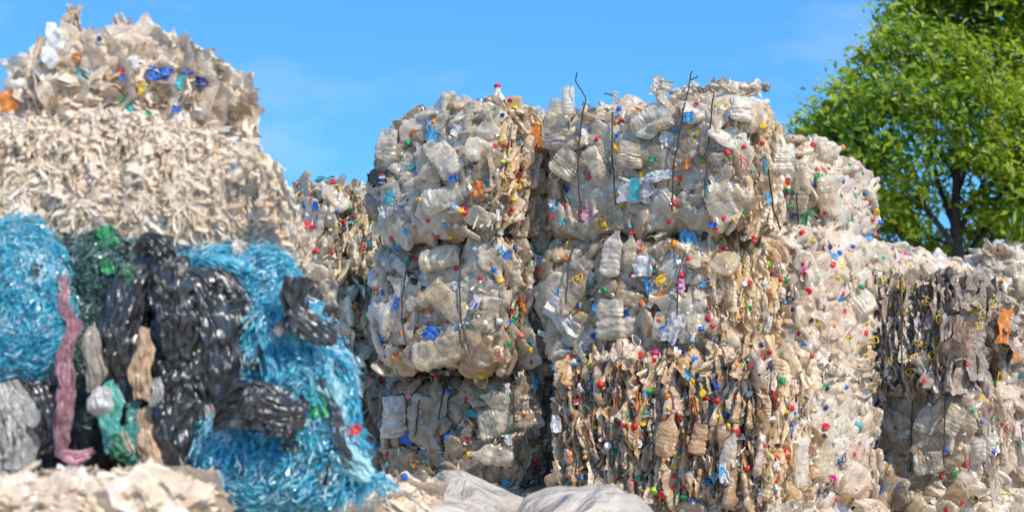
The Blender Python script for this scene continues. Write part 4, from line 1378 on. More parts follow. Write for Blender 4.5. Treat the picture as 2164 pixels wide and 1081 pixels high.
CAPS = {
    1: 'red 730 380,orange 688 253,yellow 1055 195 1.3,yellow 1157 270 1.6,orange 1160 302,blue 1190 190,red 963 362,red 1010 360,yellow 990 340,yellow 1032 380,red 918 438,lime 998 436 1.2,yellow 1040 455,white 972 475,blue 607 498,red 1035 155,red 1040 655,yellow 1050 612,yellow 422 715 1.4,red 492 790,green 505 803,orange 595 295,blue 655 255 1.3,red 620 690,red 660 705,orange 1015 690,white 545 380,red 705 775,yellow 622 610,'
       'red 604 884,yellow 760 780,red 820 887,red 788 925,green 1165 858,orange 430 955 1.2,red 418 1015,red 895 965,orange 948 895,lightblue 870 832,'
       'red 105 727,red 203 747,red 148 842,blue 240 660,red 273 708,blue 283 743,red 380 535 1.2,blue 360 515,yellow 410 862,red 318 915,yellow 338 597,orange 345 630,red 296 512,red 222 850,green 130 985,red 60 790,orange 330 690,blue 95 640,green 300 650,red 125 605,red 250 600,yellow 255 560,white 210 690,green 340 840',
    2: 'blue 570 270 1.3,yellow 543 520 1.2,orange 297 490,orange 548 355 1.2,orange 732 318,green 726 350,yellow 1070 430 1.4,yellow 1010 415,blue 562 440 1.2,red 420 460 1.2,red 380 703 1.3,yellow 712 690,orange 340 633,red 907 873 1.3,yellow 1105 625 1.2,red 1060 235,red 113 517 1.2,red 218 890,red 145 957,yellow 1480 380 1.3,red 1475 488,green 1260 580,yellow 1295 612,red 1230 965,yellow 1295 975,black 400 580,red 320 930,black 1380 435,red 1360 515,orange 1255 365,yellow 1125 325,red 880 195 1.2,white 870 500,red 880 985,red 655 1055,red 1345 630,green 1410 670,yellow 1350 940,green 1365 915,blue 1385 285,red 1230 290,black 1230 385,white 590 650,red 945 715',
    3: 'yellow 530 157,lightblue 690 235,red 570 362 1.2,red 617 310,red 308 305 1.1,red 367 320,red 40 490,orange 57 405,orange 250 668,red 410 637,black 228 703 1.2,blue 90 808,green 435 985,red 312 1025,white 752 716 1.2,red 725 418,blue 665 572,blue 813 365 1.2,blue 813 407 1.2,pink 885 430,green 955 682,blue 925 710,red 995 797,green 915 855,orange 845 905,yellow 1055 892,red 148 172,green 165 193,lightblue 190 215,green 1050 850,blue 575 750,white 100 330,red 380 720,red 515 715,orange 210 785,blue 90 522,red 445 155,white 375 420,'
       'red 1075 580,yellow 1105 520,green 1107 268,green 1130 753 1.2,yellow 1362 430 1.7,yellow 1370 580,blue 1370 608,orange 1370 635,blue 1450 485 1.2,green 1538 505 1.2,lightblue 1230 515,red 1720 405 1.1,blue 1468 800 1.3,yellow 1625 612,white 1733 688 1.2,red 1715 192 1.2,orange 1415 250,orange 1785 232,red 1722 130,brown 1640 170 1.2,yellow 1535 70 1.7,orange 1300 300,black 1055 235 1.2,blue 595 235,green 1040 320,black 1430 545',
    4: 'red 350 322 1.2,red 302 425 1.3,yellow 175 452 1.8,magenta 308 488 1.4,green 122 400 1.1,red 475 697 1.5,blue 425 763 1.2,blue 505 828 1.2,orange 165 705 1.1,red 568 67 1.1,blue 500 100 1.3,navy 700 160,red 765 185,red 760 215,lime 855 355 1.2,lime 700 370,red 685 400,red 925 455 1.2,orange 590 430 1.2,blue 600 660,navy 1005 640,navy 1010 575,red 505 747,green 735 630,black 930 585,green 850 630,yellow 890 715,red 735 470,blue 640 155,red 540 265,red 580 255,blue 565 450,white 830 470,blue 520 855 1.2,red 500 745,yellow 355 885,orange 660 690,green 790 760,white 700 480,navy 810 865,red 880 405,green 970 460,'
       'red 1070 158 1.3,yellow 1140 205 1.1,red 980 268,red 1032 345 1.1,red 1075 352,magenta 1075 398 1.4,red 1110 525 1.2,blue 1308 572 1.1,red 1322 540,red 1332 650,yellow 1162 740 1.2,orange 1270 745 1.2,blue 1078 868 1.2,red 1125 935 1.2,red 1375 812,red 1470 792 1.3,yellow 1478 725,green 1445 498 1.2,red 1515 945 1.1,black 1125 708,green 910 190,red 1265 355,yellow 1290 445 1.1,blue 1320 905,red 1040 795,blue 1390 240,red 1590 130,red 1625 210,magenta 1720 290,green 1580 315',
    5: 'yellow 1015 215 1.6,green 1040 360 1.3,green 1190 360 1.2,red 915 367,navy 985 382 1.2,red 433 582 1.2,blue 798 605 1.3,green 1195 568 1.4,yellow 963 723 1.3,red 808 732,red 418 712,red 1060 605,white 1090 600 1.2,yellow 1362 672 1.2,blue 855 545 1.2,red 603 185 1.2,blue 525 860,red 285 405 1.2,navy 325 370,teal 520 785,red 1330 135,red 490 365,teal 1075 670,blue 815 235,red 800 375,red 1370 795,red 1335 860,green 1260 905,red 1320 450,lightblue 770 775,orange 1285 460',
    6: 'red 82 115 1.3,blue 180 40 1.2,yellow 195 145 1.2,blue 350 110 1.3,blue 290 150 1.2,red 513 92 1.3,magenta 613 80 1.5,red 597 125 1.3,orange 460 125 1.3,blue 790 60 1.2,orange 835 40,blue 865 120 1.2,green 747 147 1.3,magenta 988 70 1.2,red 1290 110 1.3,red 1337 72,orange 1125 150 1.2,lime 1162 160 1.4,navy 1342 170 1.3,red 1230 165,green 1420 252 1.4,yellow 920 335 1.6,red 950 362 1.3,blue 1013 290 1.3,orange 695 352 1.2,green 580 320 1.2,teal 418 265,red 510 255 1.2,blue 198 245,red 110 368 1.2,red 1003 380 1.1,yellow 1010 483 1.4,blue 1053 465 1.3,yellow 1078 538 1.3,red 1133 575 1.2,red 800 580 1.4,yellow 692 430,green 540 448 1.2,yellow 537 523 1.1,red 483 540 1.3,red 868 550 1.3,orange 838 440,red 770 495,yellow 782 542,red 188 580,red 549 590 1.1,red 270 637,orange 72 712,yellow 167 732,brown 70 757 1.4,yellow 733 793 1.3,yellow 765 735 1.2,green 505 868 1.2,lime 607 945 1.5,lightblue 563 917 1.2,red 660 968 1.6,red 728 850,red 788 925 1.2,blue 945 880 1.2,red 475 882,blue 145 870,red 160 792,white 312 665 1.3,white 900 240 1.4,navy 1045 175 1.2,yellow 845 255,orange 495 300,red 410 535,red 1437 690 1.2,red 1450 725 1.2,red 1378 735 1.3,red 1200 805 1.3,red 1472 420 1.3,yellow 1440 445,blue 1493 460,red 1692 540 1.4,navy 1685 595 1.2,green 1680 282 1.2,navy 1700 300,blue 1770 765 1.2,red 1300 660,green 430 470,green 600 320,white 465 605,navy 870 215,red 845 745,blue 390 790,black 1205 615,green 375 920,blue 850 1010,red 725 930',
    7: 'red 848 907 1.2,red 602 933 1.1,green 803 938 1.2,red 756 948 1.1,blue 768 850,yellow 685 998,green 873 700,red 703 690,orange 564 773 1.1,blue 765 590,blue 917 648,red 977 753,orange 992 808 1.1,green 950 598 1.1,yellow 500 628,red 542 860,blue 948 856,red 1002 722,green 958 825,red 835 1050,red 770 1072,green 158 592 1.2,green 312 608,navy 320 690 1.2,red 320 765 1.3,navy 315 795,red 385 845 1.3,blue 367 890 1.2,red 133 877 1.2,red 425 865,red 28 918 1.2,blue 395 615,red 355 1035,yellow 400 1035,red 190 690,black 75 960,blue 690 370,orange 700 382,red 685 592,white 558 578 1.2,green 1047 827,blue 905 745,red 850 530',
    8: 'red 297 590 1.2,orange 405 613 1.2,yellow 398 648 1.2,red 193 743 1.3,green 318 725 1.3,blue 310 752 1.2,green 202 843 1.9,red 315 692,blue 215 882,green 445 675,green 497 707,blue 513 787,green 465 793,red 348 865,green 195 775,orange 178 757,green 230 795,red 590 930,red 612 985,magenta 673 1033,orange 708 1000,yellow 1025 985,orange 985 1013,blue 1075 990,red 1055 1020,green 410 800,red 360 690,blue 420 740,red 330 650,white 470 840',
}
SHEETS = [
    # zoom, x, y, w(photo px), h, colour, name
    (0, 630, 300, 26, 24, 'blue', 'film_scrap'), (0, 682, 290, 28, 16, 'blue', 'film_scrap'), (0, 735, 335, 16, 28, 'teal', 'film_scrap'), (0, 830, 335, 36, 20, 'navy', 'film_scrap'),
    (0, 718, 443, 18, 12, 'blue', 'film_scrap'), (0, 610, 468, 18, 12, 'green', 'film_scrap'), (0, 335, 310, 28, 34, 'teal', 'film_scrap'), (0, 328, 232, 30, 14, 'orange', 'film_scrap'),
    (0, 185, 248, 30, 12, 'teal', 'film_scrap'), (0, 497, 292, 22, 12, 'red', 'film_scrap'), (0, 500, 400, 12, 14, 'green', 'film_scrap'), (0, 530, 435, 18, 22, 'teal', 'film_scrap'),
    (0, 405, 160, 12, 10, 'navy', 'film_scrap'), (0, 30, 415, 36, 40, 'orange', 'film_scrap'), (0, 220, 205, 40, 64, 'white', 'film_scrap'), (0, 770, 295, 28, 10, 'blue', 'film_scrap'),
    (0, 965, 690, 18, 18, 'lightblue', 'film_scrap'), (0, 655, 415, 26, 26, 'brown', 'film_scrap'), (0, 580, 360, 10, 26, 'yellow', 'film_scrap'), (0, 545, 255, 22, 26, 'white', 'film_scrap'),
    (0, 675, 325, 10, 12, 'blue', 'film_scrap'), (0, 500, 320, 10, 12, 'blue', 'film_scrap'),
    (1, 885, 565, 34, 34, 'orange', 'printed_label'), (1, 680, 315, 34, 32, 'lightblue', 'printed_label'), (1, 430, 510, 44, 30, 'black', 'film_scrap'), (1, 490, 600, 28, 24, 'teal', 'printed_label'),
    (1, 460, 665, 20, 22, 'white', 'printed_label'), (1, 775, 512, 20, 16, 'blue', 'printed_label'), (1, 790, 295, 26, 22, 'white', 'printed_label'), (1, 148, 640, 14, 18, 'blue', 'printed_label'),
    (1, 1025, 605, 8, 24, 'red', 'film_scrap'), (1, 555, 755, 8, 14, 'lightblue', 'film_scrap'), (1, 525, 820, 16, 10, 'lightblue', 'film_scrap'), (1, 1150, 340, 20, 60, 'orange', 'film_scrap'),
    (2, 180, 488, 62, 14, 'blue', 'printed_label'), (2, 180, 515, 56, 10, 'lightblue', 'printed_label'), (2, 235, 790, 14, 32, 'blue', 'printed_label'), (2, 165, 888, 16, 14, 'lightblue', 'printed_label'),
    (2, 140, 870, 18, 14, 'white', 'printed_label'), (2, 1000, 622, 20, 16, 'orange', 'printed_label'), (2, 1010, 322, 26, 20, 'lightblue', 'printed_label'), (2, 1125, 770, 8, 32, 'teal', 'film_scrap'),
    (2, 1335, 300, 42, 22, 'orange', 'printed_label'), (2, 690, 285, 26, 12, 'orange', 'film_scrap'), (2, 370, 930, 30, 30, 'pink', 'film_scrap'), (2, 1130, 175, 16, 10, 'lightblue', 'film_scrap'),
    (2, 870, 450, 32, 22, 'white', 'printed_label'), (2, 780, 590, 20, 10, 'green', 'film_scrap'), (2, 245, 385, 10, 18, 'teal', 'film_scrap'), (2, 1250, 330, 8, 20, 'white', 'film_scrap'),
    (2, 250, 690, 20, 6, 'teal', 'film_scrap'), (2, 715, 850, 8, 14, 'red', 'printed_label'), (2, 210, 985, 12, 14, 'teal', 'film_scrap'),
    (3, 410, 780, 34, 24, 'blue', 'printed_label'), (3, 195, 865, 26, 18, 'orange', 'printed_label'), (3, 195, 928, 26, 18, 'orange', 'printed_label'), (3, 180, 590, 12, 22, 'blue', 'printed_label'),
    (3, 580, 480, 26, 14, 'white', 'printed_label'), (3, 895, 275, 16, 18, 'blue', 'printed_label'), (3, 1000, 600, 12, 36, 'orange', 'film_scrap'), (3, 1495, 620, 20, 16, 'lightblue', 'printed_label'),
    (3, 1790, 350, 44, 36, 'white', 'printed_label'), (3, 1820, 480, 14, 30, 'lightblue', 'printed_label'), (3, 1680, 665, 16, 22, 'blue', 'printed_label'), (3, 1130, 378, 24, 5, 'red', 'film_scrap'),
    (3, 1285, 875, 28, 6, 'lightblue', 'film_scrap'), (3, 480, 1010, 24, 6, 'magenta', 'film_scrap'), (3, 855, 240, 14, 12, 'lightblue', 'film_scrap'), (3, 1290, 295, 12, 10, 'orange', 'film_scrap'),
    (3, 1770, 215, 14, 24, 'pink', 'film_scrap'), (3, 1095, 310, 30, 20, 'white', 'film_scrap'), (3, 650, 700, 24, 12, 'white', 'printed_label'),
    (4, 160, 555, 38, 14, 'orange', 'printed_label'), (4, 355, 200, 30, 48, 'lightblue', 'film_scrap'), (4, 205, 785, 18, 24, 'blue', 'printed_label'), (4, 250, 865, 30, 20, 'navy', 'film_scrap'),
    (4, 505, 105, 18, 10, 'blue', 'printed_label'), (4, 520, 135, 10, 8, 'red', 'printed_label'), (4, 1480, 180, 26, 34, 'lightblue', 'film_scrap'), (4, 440, 480, 14, 10, 'lightblue', 'film_scrap'),
    (4, 470, 600, 24, 26, 'brown', 'film_scrap'), (4, 1260, 300, 26, 8, 'lightblue', 'film_scrap'), (4, 960, 590, 10, 8, 'lightblue', 'film_scrap'),
    (5, 545, 615, 32, 22, 'blue', 'printed_label'), (5, 592, 770, 12, 18, 'orange', 'printed_label'), (5, 980, 460, 40, 14, 'teal', 'film_scrap'), (5, 1165, 890, 20, 10, 'lightblue', 'printed_label'),
    (5, 1185, 625, 16, 18, 'white', 'printed_label'), (5, 205, 560, 26, 18, 'red', 'printed_label'), (5, 1180, 305, 12, 22, 'white', 'film_scrap'), (5, 350, 660, 22, 10, 'lightblue', 'film_scrap'),
    (5, 550, 340, 12, 16, 'pink', 'film_scrap'), (5, 1485, 520, 22, 30, 'white', 'film_scrap'), (5, 1340, 270, 18, 18, 'lightblue', 'film_scrap'), (5, 1120, 100, 34, 26, 'brown', 'film_scrap'),
    (6, 1050, 830, 18, 40, 'white', 'printed_label'), (6, 1048, 800, 12, 20, 'lightblue', 'printed_label'), (6, 1468, 565, 14, 32, 'blue', 'printed_label'), (6, 385, 400, 26, 46, 'orange', 'film_scrap'),
    (6, 690, 570, 34, 60, 'brown', 'film_scrap'), (6, 900, 610, 34, 44, 'brown', 'film_scrap'), (6, 510, 380, 14, 34, 'orange', 'film_scrap'), (6, 810, 210, 14, 22, 'lightblue', 'printed_label'),
    (6, 595, 450, 14, 12, 'white', 'film_scrap'), (6, 380, 270, 12, 34, 'pink', 'film_scrap'), (6, 870, 420, 10, 42, 'orange', 'film_scrap'), (6, 550, 330, 10, 14, 'lightblue', 'film_scrap'),
    (6, 1010, 290, 10, 26, 'blue', 'film_scrap'), (6, 1590, 690, 24, 26, 'brown', 'film_scrap'), (6, 990, 860, 8, 20, 'lightblue', 'film_scrap'), (6, 1355, 340, 10, 34, 'red', 'film_scrap'),
    (7, 980, 385, 30, 66, 'orange', 'film_scrap'), (7, 1028, 490, 16, 26, 'orange', 'film_scrap'), (7, 598, 615, 30, 32, 'white', 'container_lid'), (7, 825, 420, 44, 64, 'brown', 'film_scrap'),
    (7, 190, 770, 12, 30, 'blue', 'printed_label'),
    (8, 265, 900, 14, 34, 'green', 'printed_label'), (8, 295, 860, 18, 14, 'green', 'film_scrap'), (8, 320, 722, 18, 12, 'green', 'film_scrap'), (8, 110, 810, 10, 20, 'lightblue', 'film_scrap'), (8, 103, 680, 8, 24, 'lightblue', 'film_scrap'),
]
LOOPS = [(1, 530, 655, 22, 12, 'blue'), (1, 990, 525, 16, 30, 'yellow'), (2, 165, 690, 18, 28, 'white'), (2, 925, 390, 16, 20, 'blue'), (2, 1340, 610, 14, 30, 'red'), (2, 1210, 240, 28, 12, 'yellow'), (2, 370, 390, 18, 20, 'lightblue'),
         (3, 295, 915, 18, 32, 'blue'), (3, 1375, 435, 24, 26, 'yellow'), (3, 1535, 80, 26, 24, 'yellow'), (3, 1320, 200, 26, 22, 'yellow'), (3, 1410, 880, 14, 28, 'white'), (4, 190, 470, 34, 30, 'yellow'),
         (4, 1365, 860, 14, 34, 'yellow'), (5, 1010, 240, 26, 40, 'yellow'), (5, 490, 500, 22, 16, 'white'), (5, 1085, 620, 16, 22, 'white'), (5, 1250, 215, 10, 24, 'white'), (6, 160, 40, 12, 22, 'white'), (6, 465, 630, 20, 34, 'brown'),
         (6, 360, 685, 22, 8, 'green'), (6, 150, 300, 8, 22, 'white'), (6, 1330, 625, 18, 16, 'black'), (7, 985, 1025, 28, 18, 'yellow'), (7, 75, 965, 10, 24, 'black'), (7, 385, 880, 10, 18, 'navy'), (7, 310, 970, 30, 22, 'pink'),
         (2, 550, 310, 16, 10, 'blue'), (2, 295, 420, 14, 18, 'brown'), (4, 850, 720, 10, 20, 'white'), (3, 1750, 830, 16, 20, 'white')]
STRAPS = [(705, 295), (655, 240), (605, 240), (668, 450), (715, 525), (630, 548), (655, 500), (600, 428), (880, 310), (905, 345), (885, 385), (940, 305), (845, 190), (575, 170), (510, 180), (495, 440), (750, 360), (970, 575),
          (640, 560), (690, 455), (560, 310), (865, 330), (720, 495), (540, 215), (690, 300), (620, 330), (1020, 300), (800, 170), (985, 460), (640, 170), (870, 385), (560, 520), (740, 440)]

for z, txt in CAPS.items():
    for it in txt.split(','):
        q = it.split()
        if rs.rand() < .12:
            continue
        put_cap(*zpx(z, float(q[1]), float(q[2])), q[0], (float(q[3]) if len(q) > 3 else 1.0) * .86)
for k, (z, x, y, w, h_, c, nm) in enumerate(SHEETS):
    put_sheet(*zpx(z, x, y), w * 1.15, h_ * 1.15, c, 500 + k, nm, res=12)
for k, (z, x, y, w, h_, c) in enumerate(LOOPS):
    put_loop(*zpx(z, x, y), w, h_, c, 700 + k)
for k, (x, y) in enumerate(STRAPS):
    put_loop(*zpx(7, x, y), rs.uniform(8, 20), rs.uniform(9, 22), 'yellow', 800 + k, 'strap', .0045)
# loose caps scattered over the faces nobody listed
for k in range(10):
    px, py = rs.uniform(640, 2160), rs.uniform(220, 1075)
    put_cap(px, py, CAP_COLS[rs.randint(len(CAP_COLS))], rs.uniform(.8, 1.05))


# larger single pieces
def big_flap(px, py, w, h_, seed, roll, mat, name='torn_film_flap', amp=.12, lift=.03, label=None):
    o = put_sheet(px, py, w, h_, 'white', seed, name, amp, roll, mat, lift, 26, .5)
    if o and label:
        o['label'] = label
    return o


FLAPM = plastic('torn_clear_film', [(0, (.74, .72, .7)), (1, (.8, .79, .77))], dirt=(.5, .42, .33), dirt_amt=.3, clear=.2, transl=.25, rough=.25)
big_flap(1190, 672, 46, 92, 901, -.75, FLAPM, label='white torn flap of stiff film')
big_flap(1425, 690, 42, 70, 902, .55, FLAPM)
big_flap(1395, 372, 62, 22, 903, -.15, SHEETM['white'])
pop = big_flap(1345, 402, 78, 50, 904, .06, FLAPM, 'printed_sack', .04, .035, 'clear sack printed with a teal panel')


def sack_print():
    if not pop:
        return
    Yd = 11.6
    s = Yd / F_PX
    me_panel, F = scrap_shape(12, 10, 1.0, 1.0, 905, .02, .4)
    V = me_panel * np.array([22 * s, .02, 48 * s]) + np.array([2 * s, -.028, 0])
    add('printed_panel', new_mesh('printed_panel', V, F, SHEETM['teal']), pop)
    cu = bpy.data.curves.new('lettering', 'FONT')
    cu.body = 'Poyclan'
    cu.size = 13 * s
    cu.extrude = .0008
    to = bpy.data.objects.new('lettering', cu)
    COL.objects.link(to)
    bpy.context.view_layer.update()
    me = bpy.data.meshes.new_from_object(to.evaluated_get(bpy.context.evaluated_depsgraph_get()))
    bpy.data.objects.remove(to)
    me.materials.clear()
    me.materials.append(SHEETM['navy'])
    M = Matrix.Translation((15 * s, -.045, 20 * s)) @ Matrix.Rotation(math.pi / 2, 4, 'X') @ Matrix.Rotation(-math.pi / 2 - .1, 4, 'Z')
    add('lettering', me, pop, M)


sack_print()


# single whole bottles that stand out in the faces
def hero(z, x, y, length, width, ang, seed, flat=.6, mat=None, cap=None, lift=.03):
    h = hit(*zpx(z, x, y))
    if not h:
        return
    loc, nor, bl, d = h
    s = loc.y / F_PX
    sh = bottle_shape(40, 36, length * s, width * s / 2 / (1 + (1 - flat) * .45), flat, seed, .75, cap is not None)
    fn = (face_normal(bl, loc, d) * .6 - d * .4).normalized()
    xa = (-fn).cross(Vector((0, 0, 1))).normalized()
    ya = -fn
    M = Matrix((xa, ya, xa.cross(ya))).transposed().to_4x4()
    M = Matrix.Translation(loc + fn * lift) @ M @ Matrix.Rotation(R(ang), 4, 'Y')
    o = add('whole_bottle', new_mesh('whole_bottle', sh[0], sh[1], mat or HERO), bl.root, bl.inv @ M)
    if cap:
        e, dd, rr = sh[2:]
        q = Vector(dd).to_track_quat('Z', 'Y').to_matrix().to_4x4()
        add('cap', CAP[cap], o, Matrix.Translation(Vector(e) + Vector(dd) * .004) @ q @ Matrix.Scale(max(rr * 1.12, .016) / .0185, 4))


for k, a in enumerate((
        (3, 470, 910, 112, 62, 72, .6, None, None), (1, 730, 610, 90, 50, 75, .55, None, None), (2, 180, 430, 66, 62, 0, .7, None, None), (2, 170, 300, 60, 42, 15, .6, None, None),
        (3, 1600, 260, 96, 42, 12, .6, None, 'brown'), (3, 1715, 235, 60, 30, 2, .7, None, 'red'), (3, 470, 290, 84, 48, 80, .55, None, None), (3, 530, 590, 100, 52, -50, .5, None, None),
        (3, 1580, 690, 80, 62, 0, .5, None, None), (3, 1700, 740, 78, 40, 50, .6, None, 'white'), (5, 1090, 720, 96, 40, -85, .6, None, 'yellow'), (5, 1120, 510, 80, 60, 70, .6, None, None),
        (5, 1110, 370, 66, 34, -75, .6, None, 'green'), (5, 470, 480, 80, 60, 0, .5, None, None), (5, 1385, 185, 46, 30, 80, .7, None, None), (6, 700, 590, 90, 40, 12, .45, HEROBROWN, 'pink'),
        (6, 900, 620, 60, 36, 10, .45, HEROBROWN, None), (6, 1090, 680, 70, 26, 18, .6, None, 'red'), (6, 1510, 760, 96, 44, 175, .5, None, None), (6, 1640, 720, 90, 52, 0, .45, None, None),
        (7, 710, 900, 60, 46, 80, .6, None, None), (7, 800, 740, 60, 40, 30, .5, None, None), (7, 690, 730, 56, 30, 20, .6, None, 'white'), (7, 445, 310, 50, 56, 60, .7, None, None),
        (8, 350, 620, 66, 40, 80, .7, None, 'orange'), (8, 160, 650, 56, 60, 0, .7, None, None), (8, 255, 790, 80, 36, 10, .6, None, None), (8, 340, 790, 70, 46, 170, .6, None, None),
        (2, 240, 620, 60, 60, 40, .5, None, None), (2, 780, 330, 90, 50, 60, .5, None, None), (2, 640, 560, 50, 56, 10, .5, None, None), (2, 430, 640, 80, 36, -25, .5, None, None),
        (2, 1330, 270, 50, 52, 0, .7, None, None), (2, 1230, 700, 50, 34, 30, .5, None, None), (1, 750, 430, 70, 56, -35, .5, None, None), (1, 480, 360, 60, 44, 5, .7, None, None))):
    hero(a[0], a[1], a[2], a[3] * 1.08, a[4] * 1.08, a[5], 1000 + k, a[6], a[7], a[8])

# odd bits of film caught in the bale of black sacks
for k in range(24):
    px, py = rs.uniform(0, 740), rs.uniform(500, 1020)
    c = ['black', 'black', 'black', 'teal', 'black', 'brown', 'black', 'green'][rs.randint(8)]
    h = hit(px, py)
    if h and h[2].key in ('L3', 'LB'):
        put_sheet(px, py, rs.uniform(16, 52), rs.uniform(20, 70), c, 1200 + k, 'film_scrap', .2, None, BLACKBAG if c == 'black' else CREAMF if c == 'brown' else None, .01, 16, .4)

# flattened sheets sticking out of the seams between the rows
LEDGE = plastic('flattened_brown_film', [(0, (.5, .38, .25)), (.4, (.66, .55, .42)), (.7, (.74, .64, .52)), (1, (.42, .32, .22))], dirt=(.3, .2, .1), dirt_amt=.5, clear=.08, transl=.15, rough=.35)


def ledge(key, x0, x1, y0, y1, n, Yoff, face='front'):
    bl = BALES[key]
    h = bl.half
    for i in range(n):
        u = (i + rs.uniform(.1, .9)) / n
        x, y = x0 + (x1 - x0) * u, y0 + (y1 - y0) * u + rs.uniform(-5, 5)
        hh = hit(x, y)
        Yd = hh[0].y if hh and hh[2].key == key else bl.org[1]
        loc = at(x, y, Yd - Yoff)
        tan = Vector(bl.rot[:, 0] if face == 'front' else bl.rot[:, 1])
        nrm = Vector(-bl.rot[:, 1] if face == 'front' else bl.rot[:, 0])
        za = (tan + Vector(rs.normal(size=3)) * .25).normalized()
        ya = (Vector((0, 0, 1)) + nrm * rs.uniform(.0, .7) + Vector(rs.normal(size=3)) * .2)
        ya = (ya - za * ya.dot(za)).normalized()
        xa = ya.cross(za)
        M = Matrix((xa, ya, za)).transposed().to_4x4()
        M = Matrix.Translation(loc) @ M @ Matrix.Scale(rs.uniform(.55, .95), 4)
        add('flattened_sheet', lib_mesh('scrap', int(rs.randint(8)), LEDGE), bl.root, bl.inv @ M)


ledge('M1', 880, 1060, 494, 484, 6, .03)
ledge('M2', 1290, 1510, 484, 468, 9, .05)
ledge('B1', 900, 1100, 790, 784, 4, .03)
ledge('B2', 1200, 1600, 758, 760, 4, -.02)
ledge('T2', 1490, 1590, 192, 186, 6, .0)
ledge('G1', 860, 1150, 1038, 1050, 10, .05)
ledge('B3', 1690, 1860, 795, 800, 8, .05, 'right')
ledge('G2', 1550, 1700, 1074, 1072, 7, .05)


# lettering and marks printed on labels
def flat_label(z, x, y, w, h_, mat, roll, seed, name='printed_label', lift=.045):
    return put_sheet(*zpx(z, x, y), w, h_, 'white', seed, name, .025, roll, mat, lift, 14, .5)


def add_text(o, txt, size_px, col, x_px, z_px, rot=0.0, Yd=11.6, depth=.016):
    s = Yd / F_PX
    cu = bpy.data.curves.new('lettering', 'FONT')
    cu.body = txt
    cu.size = size_px * s
    cu.extrude = .0008
    cu.align_x, cu.align_y = 'CENTER', 'CENTER'
    to = bpy.data.objects.new('lettering', cu)
    COL.objects.link(to)
    bpy.context.view_layer.update()
    me = bpy.data.meshes.new_from_object(to.evaluated_get(bpy.context.evaluated_depsgraph_get()))
    bpy.data.objects.remove(to)
    me.materials.clear()
    me.materials.append(SHEETM[col])
    add('lettering', me, o, Matrix.Translation((x_px * s, -depth, z_px * s)) @ Matrix.Rotation(rot, 4, 'Y') @ Matrix.Rotation(math.pi / 2, 4, 'X'))


def add_patch(o, name, col, pts, Yd=11.6, depth=.016):
    s = Yd / F_PX
    V = [(x * s, -depth, z * s) for x, z in pts]
    me = bpy.data.meshes.new(name)
    me.from_pydata(V, [], [list(range(len(V)))])
    me.materials.append(SHEETM[col])
    add(name, me, o)


def arc(r, a0, a1, n=14, sx=1.0):
    return [(r * sx * math.cos(a0 + (a1 - a0) * i / n), r * math.sin(a0 + (a1 - a0) * i / n)) for i in range(n + 1)]


o = flat_label(1, 445, 512, 46, 30, SHEETM['black'], 0, 1401)
if o:
    add_patch(o, 'emblem', 'white', [(x + 8, z + 2) for x, z in arc(7.4, 0, 6.2)], depth=.014)
    add_patch(o, 'emblem', 'red', [(x + 8, z + 2.4) for x, z in arc(7, .35, 3.0)], depth=.017)
    add_patch(o, 'emblem', 'blue', [(x + 8, z + 1.4) for x, z in arc(7, 3.4, 5.9)], depth=.017)
    add_text(o, 'pepsi', 7, 'white', 8, -10)
o = flat_label(3, 705, 592, 20, 34, SHEETM['white'], .5, 1402)
if o:
    add_text(o, 'saka', 11, 'red', -5, 0, -math.pi / 2 - .1)
    add_patch(o, 'emblem', 'blue', [(x * .8 + 5, z * 1.5 - 2) for x, z in arc(5, 0, 6.2)])
o = flat_label(4, 308, 488, 20, 26, SHEETM['white'], 0, 1403)
if o:
    add_patch(o, 'emblem', 'magenta', arc(10, .35, 2.8, sx=.8), depth=.02)
    add_patch(o, 'emblem', 'magenta', arc(10, 3.5, 5.9, sx=.8), depth=.02)
o = flat_label(2, 860, 690, 44, 13, SHEETM['white'], -.32, 1404)
if o:
    add_text(o, 'ilker', 12, 'teal', 4, 0, 0)
o = flat_label(6, 1048, 830, 16, 40, SHEETM['white'], .05, 1405)
if o:
    add_patch(o, 'emblem', 'lightblue', [(-6, 2), (-4, -6), (1, -5), (6, 3), (5, 9), (-1, 12), (-5, 9)])


# tie wires, laid on the faces
def wire(z, pts, free=False, n=16, key=None, r=.006):
    P = [zpx(z, *p) for p in pts]
    t = np.linspace(0, 1, len(P))
    u = np.linspace(0, 1, n)
    xs = np.interp(u, t, [p[0] for p in P])
    ys = np.interp(u, t, [p[1] for p in P])
    if free:
        bl = BALES[key[0]]
        C = [at(x, y, key[1]) for x, y in zip(xs, ys)]
    else:
        hs = [hit(x, y) for x, y in zip(xs, ys)]
        keys = [q[2].key for q in hs if q]
        if not keys:
            return
        k0 = max(set(keys), key=keys.count)
        bl = BALES[k0]
        dep = np.array([q[0].y if q and q[2].key == k0 else np.nan for q in hs])
        ok = ~np.isnan(dep)
        dep = np.interp(u, u[ok], dep[ok])
        lin = np.polyval(np.polyfit(u, dep, 1), u)
        res = dep - lin
        near = max(-.13, float(np.percentile(res, 4)))
        C = [at(x, y, a) for x, y, a in zip(xs, ys, lin + near - .014)]
    C = np.array([tuple(c) for c in C])
    C[1:-1] += rs.normal(size=(n - 2, 3)) * .0018
    inv = np.array(bl.inv)
    C = C @ inv[:3, :3].T + inv[:3, 3]
    V, F = tube(C, r, 6)
    add('tie_wire', new_mesh('tie_wire', V, F, WIRE), bl.root)


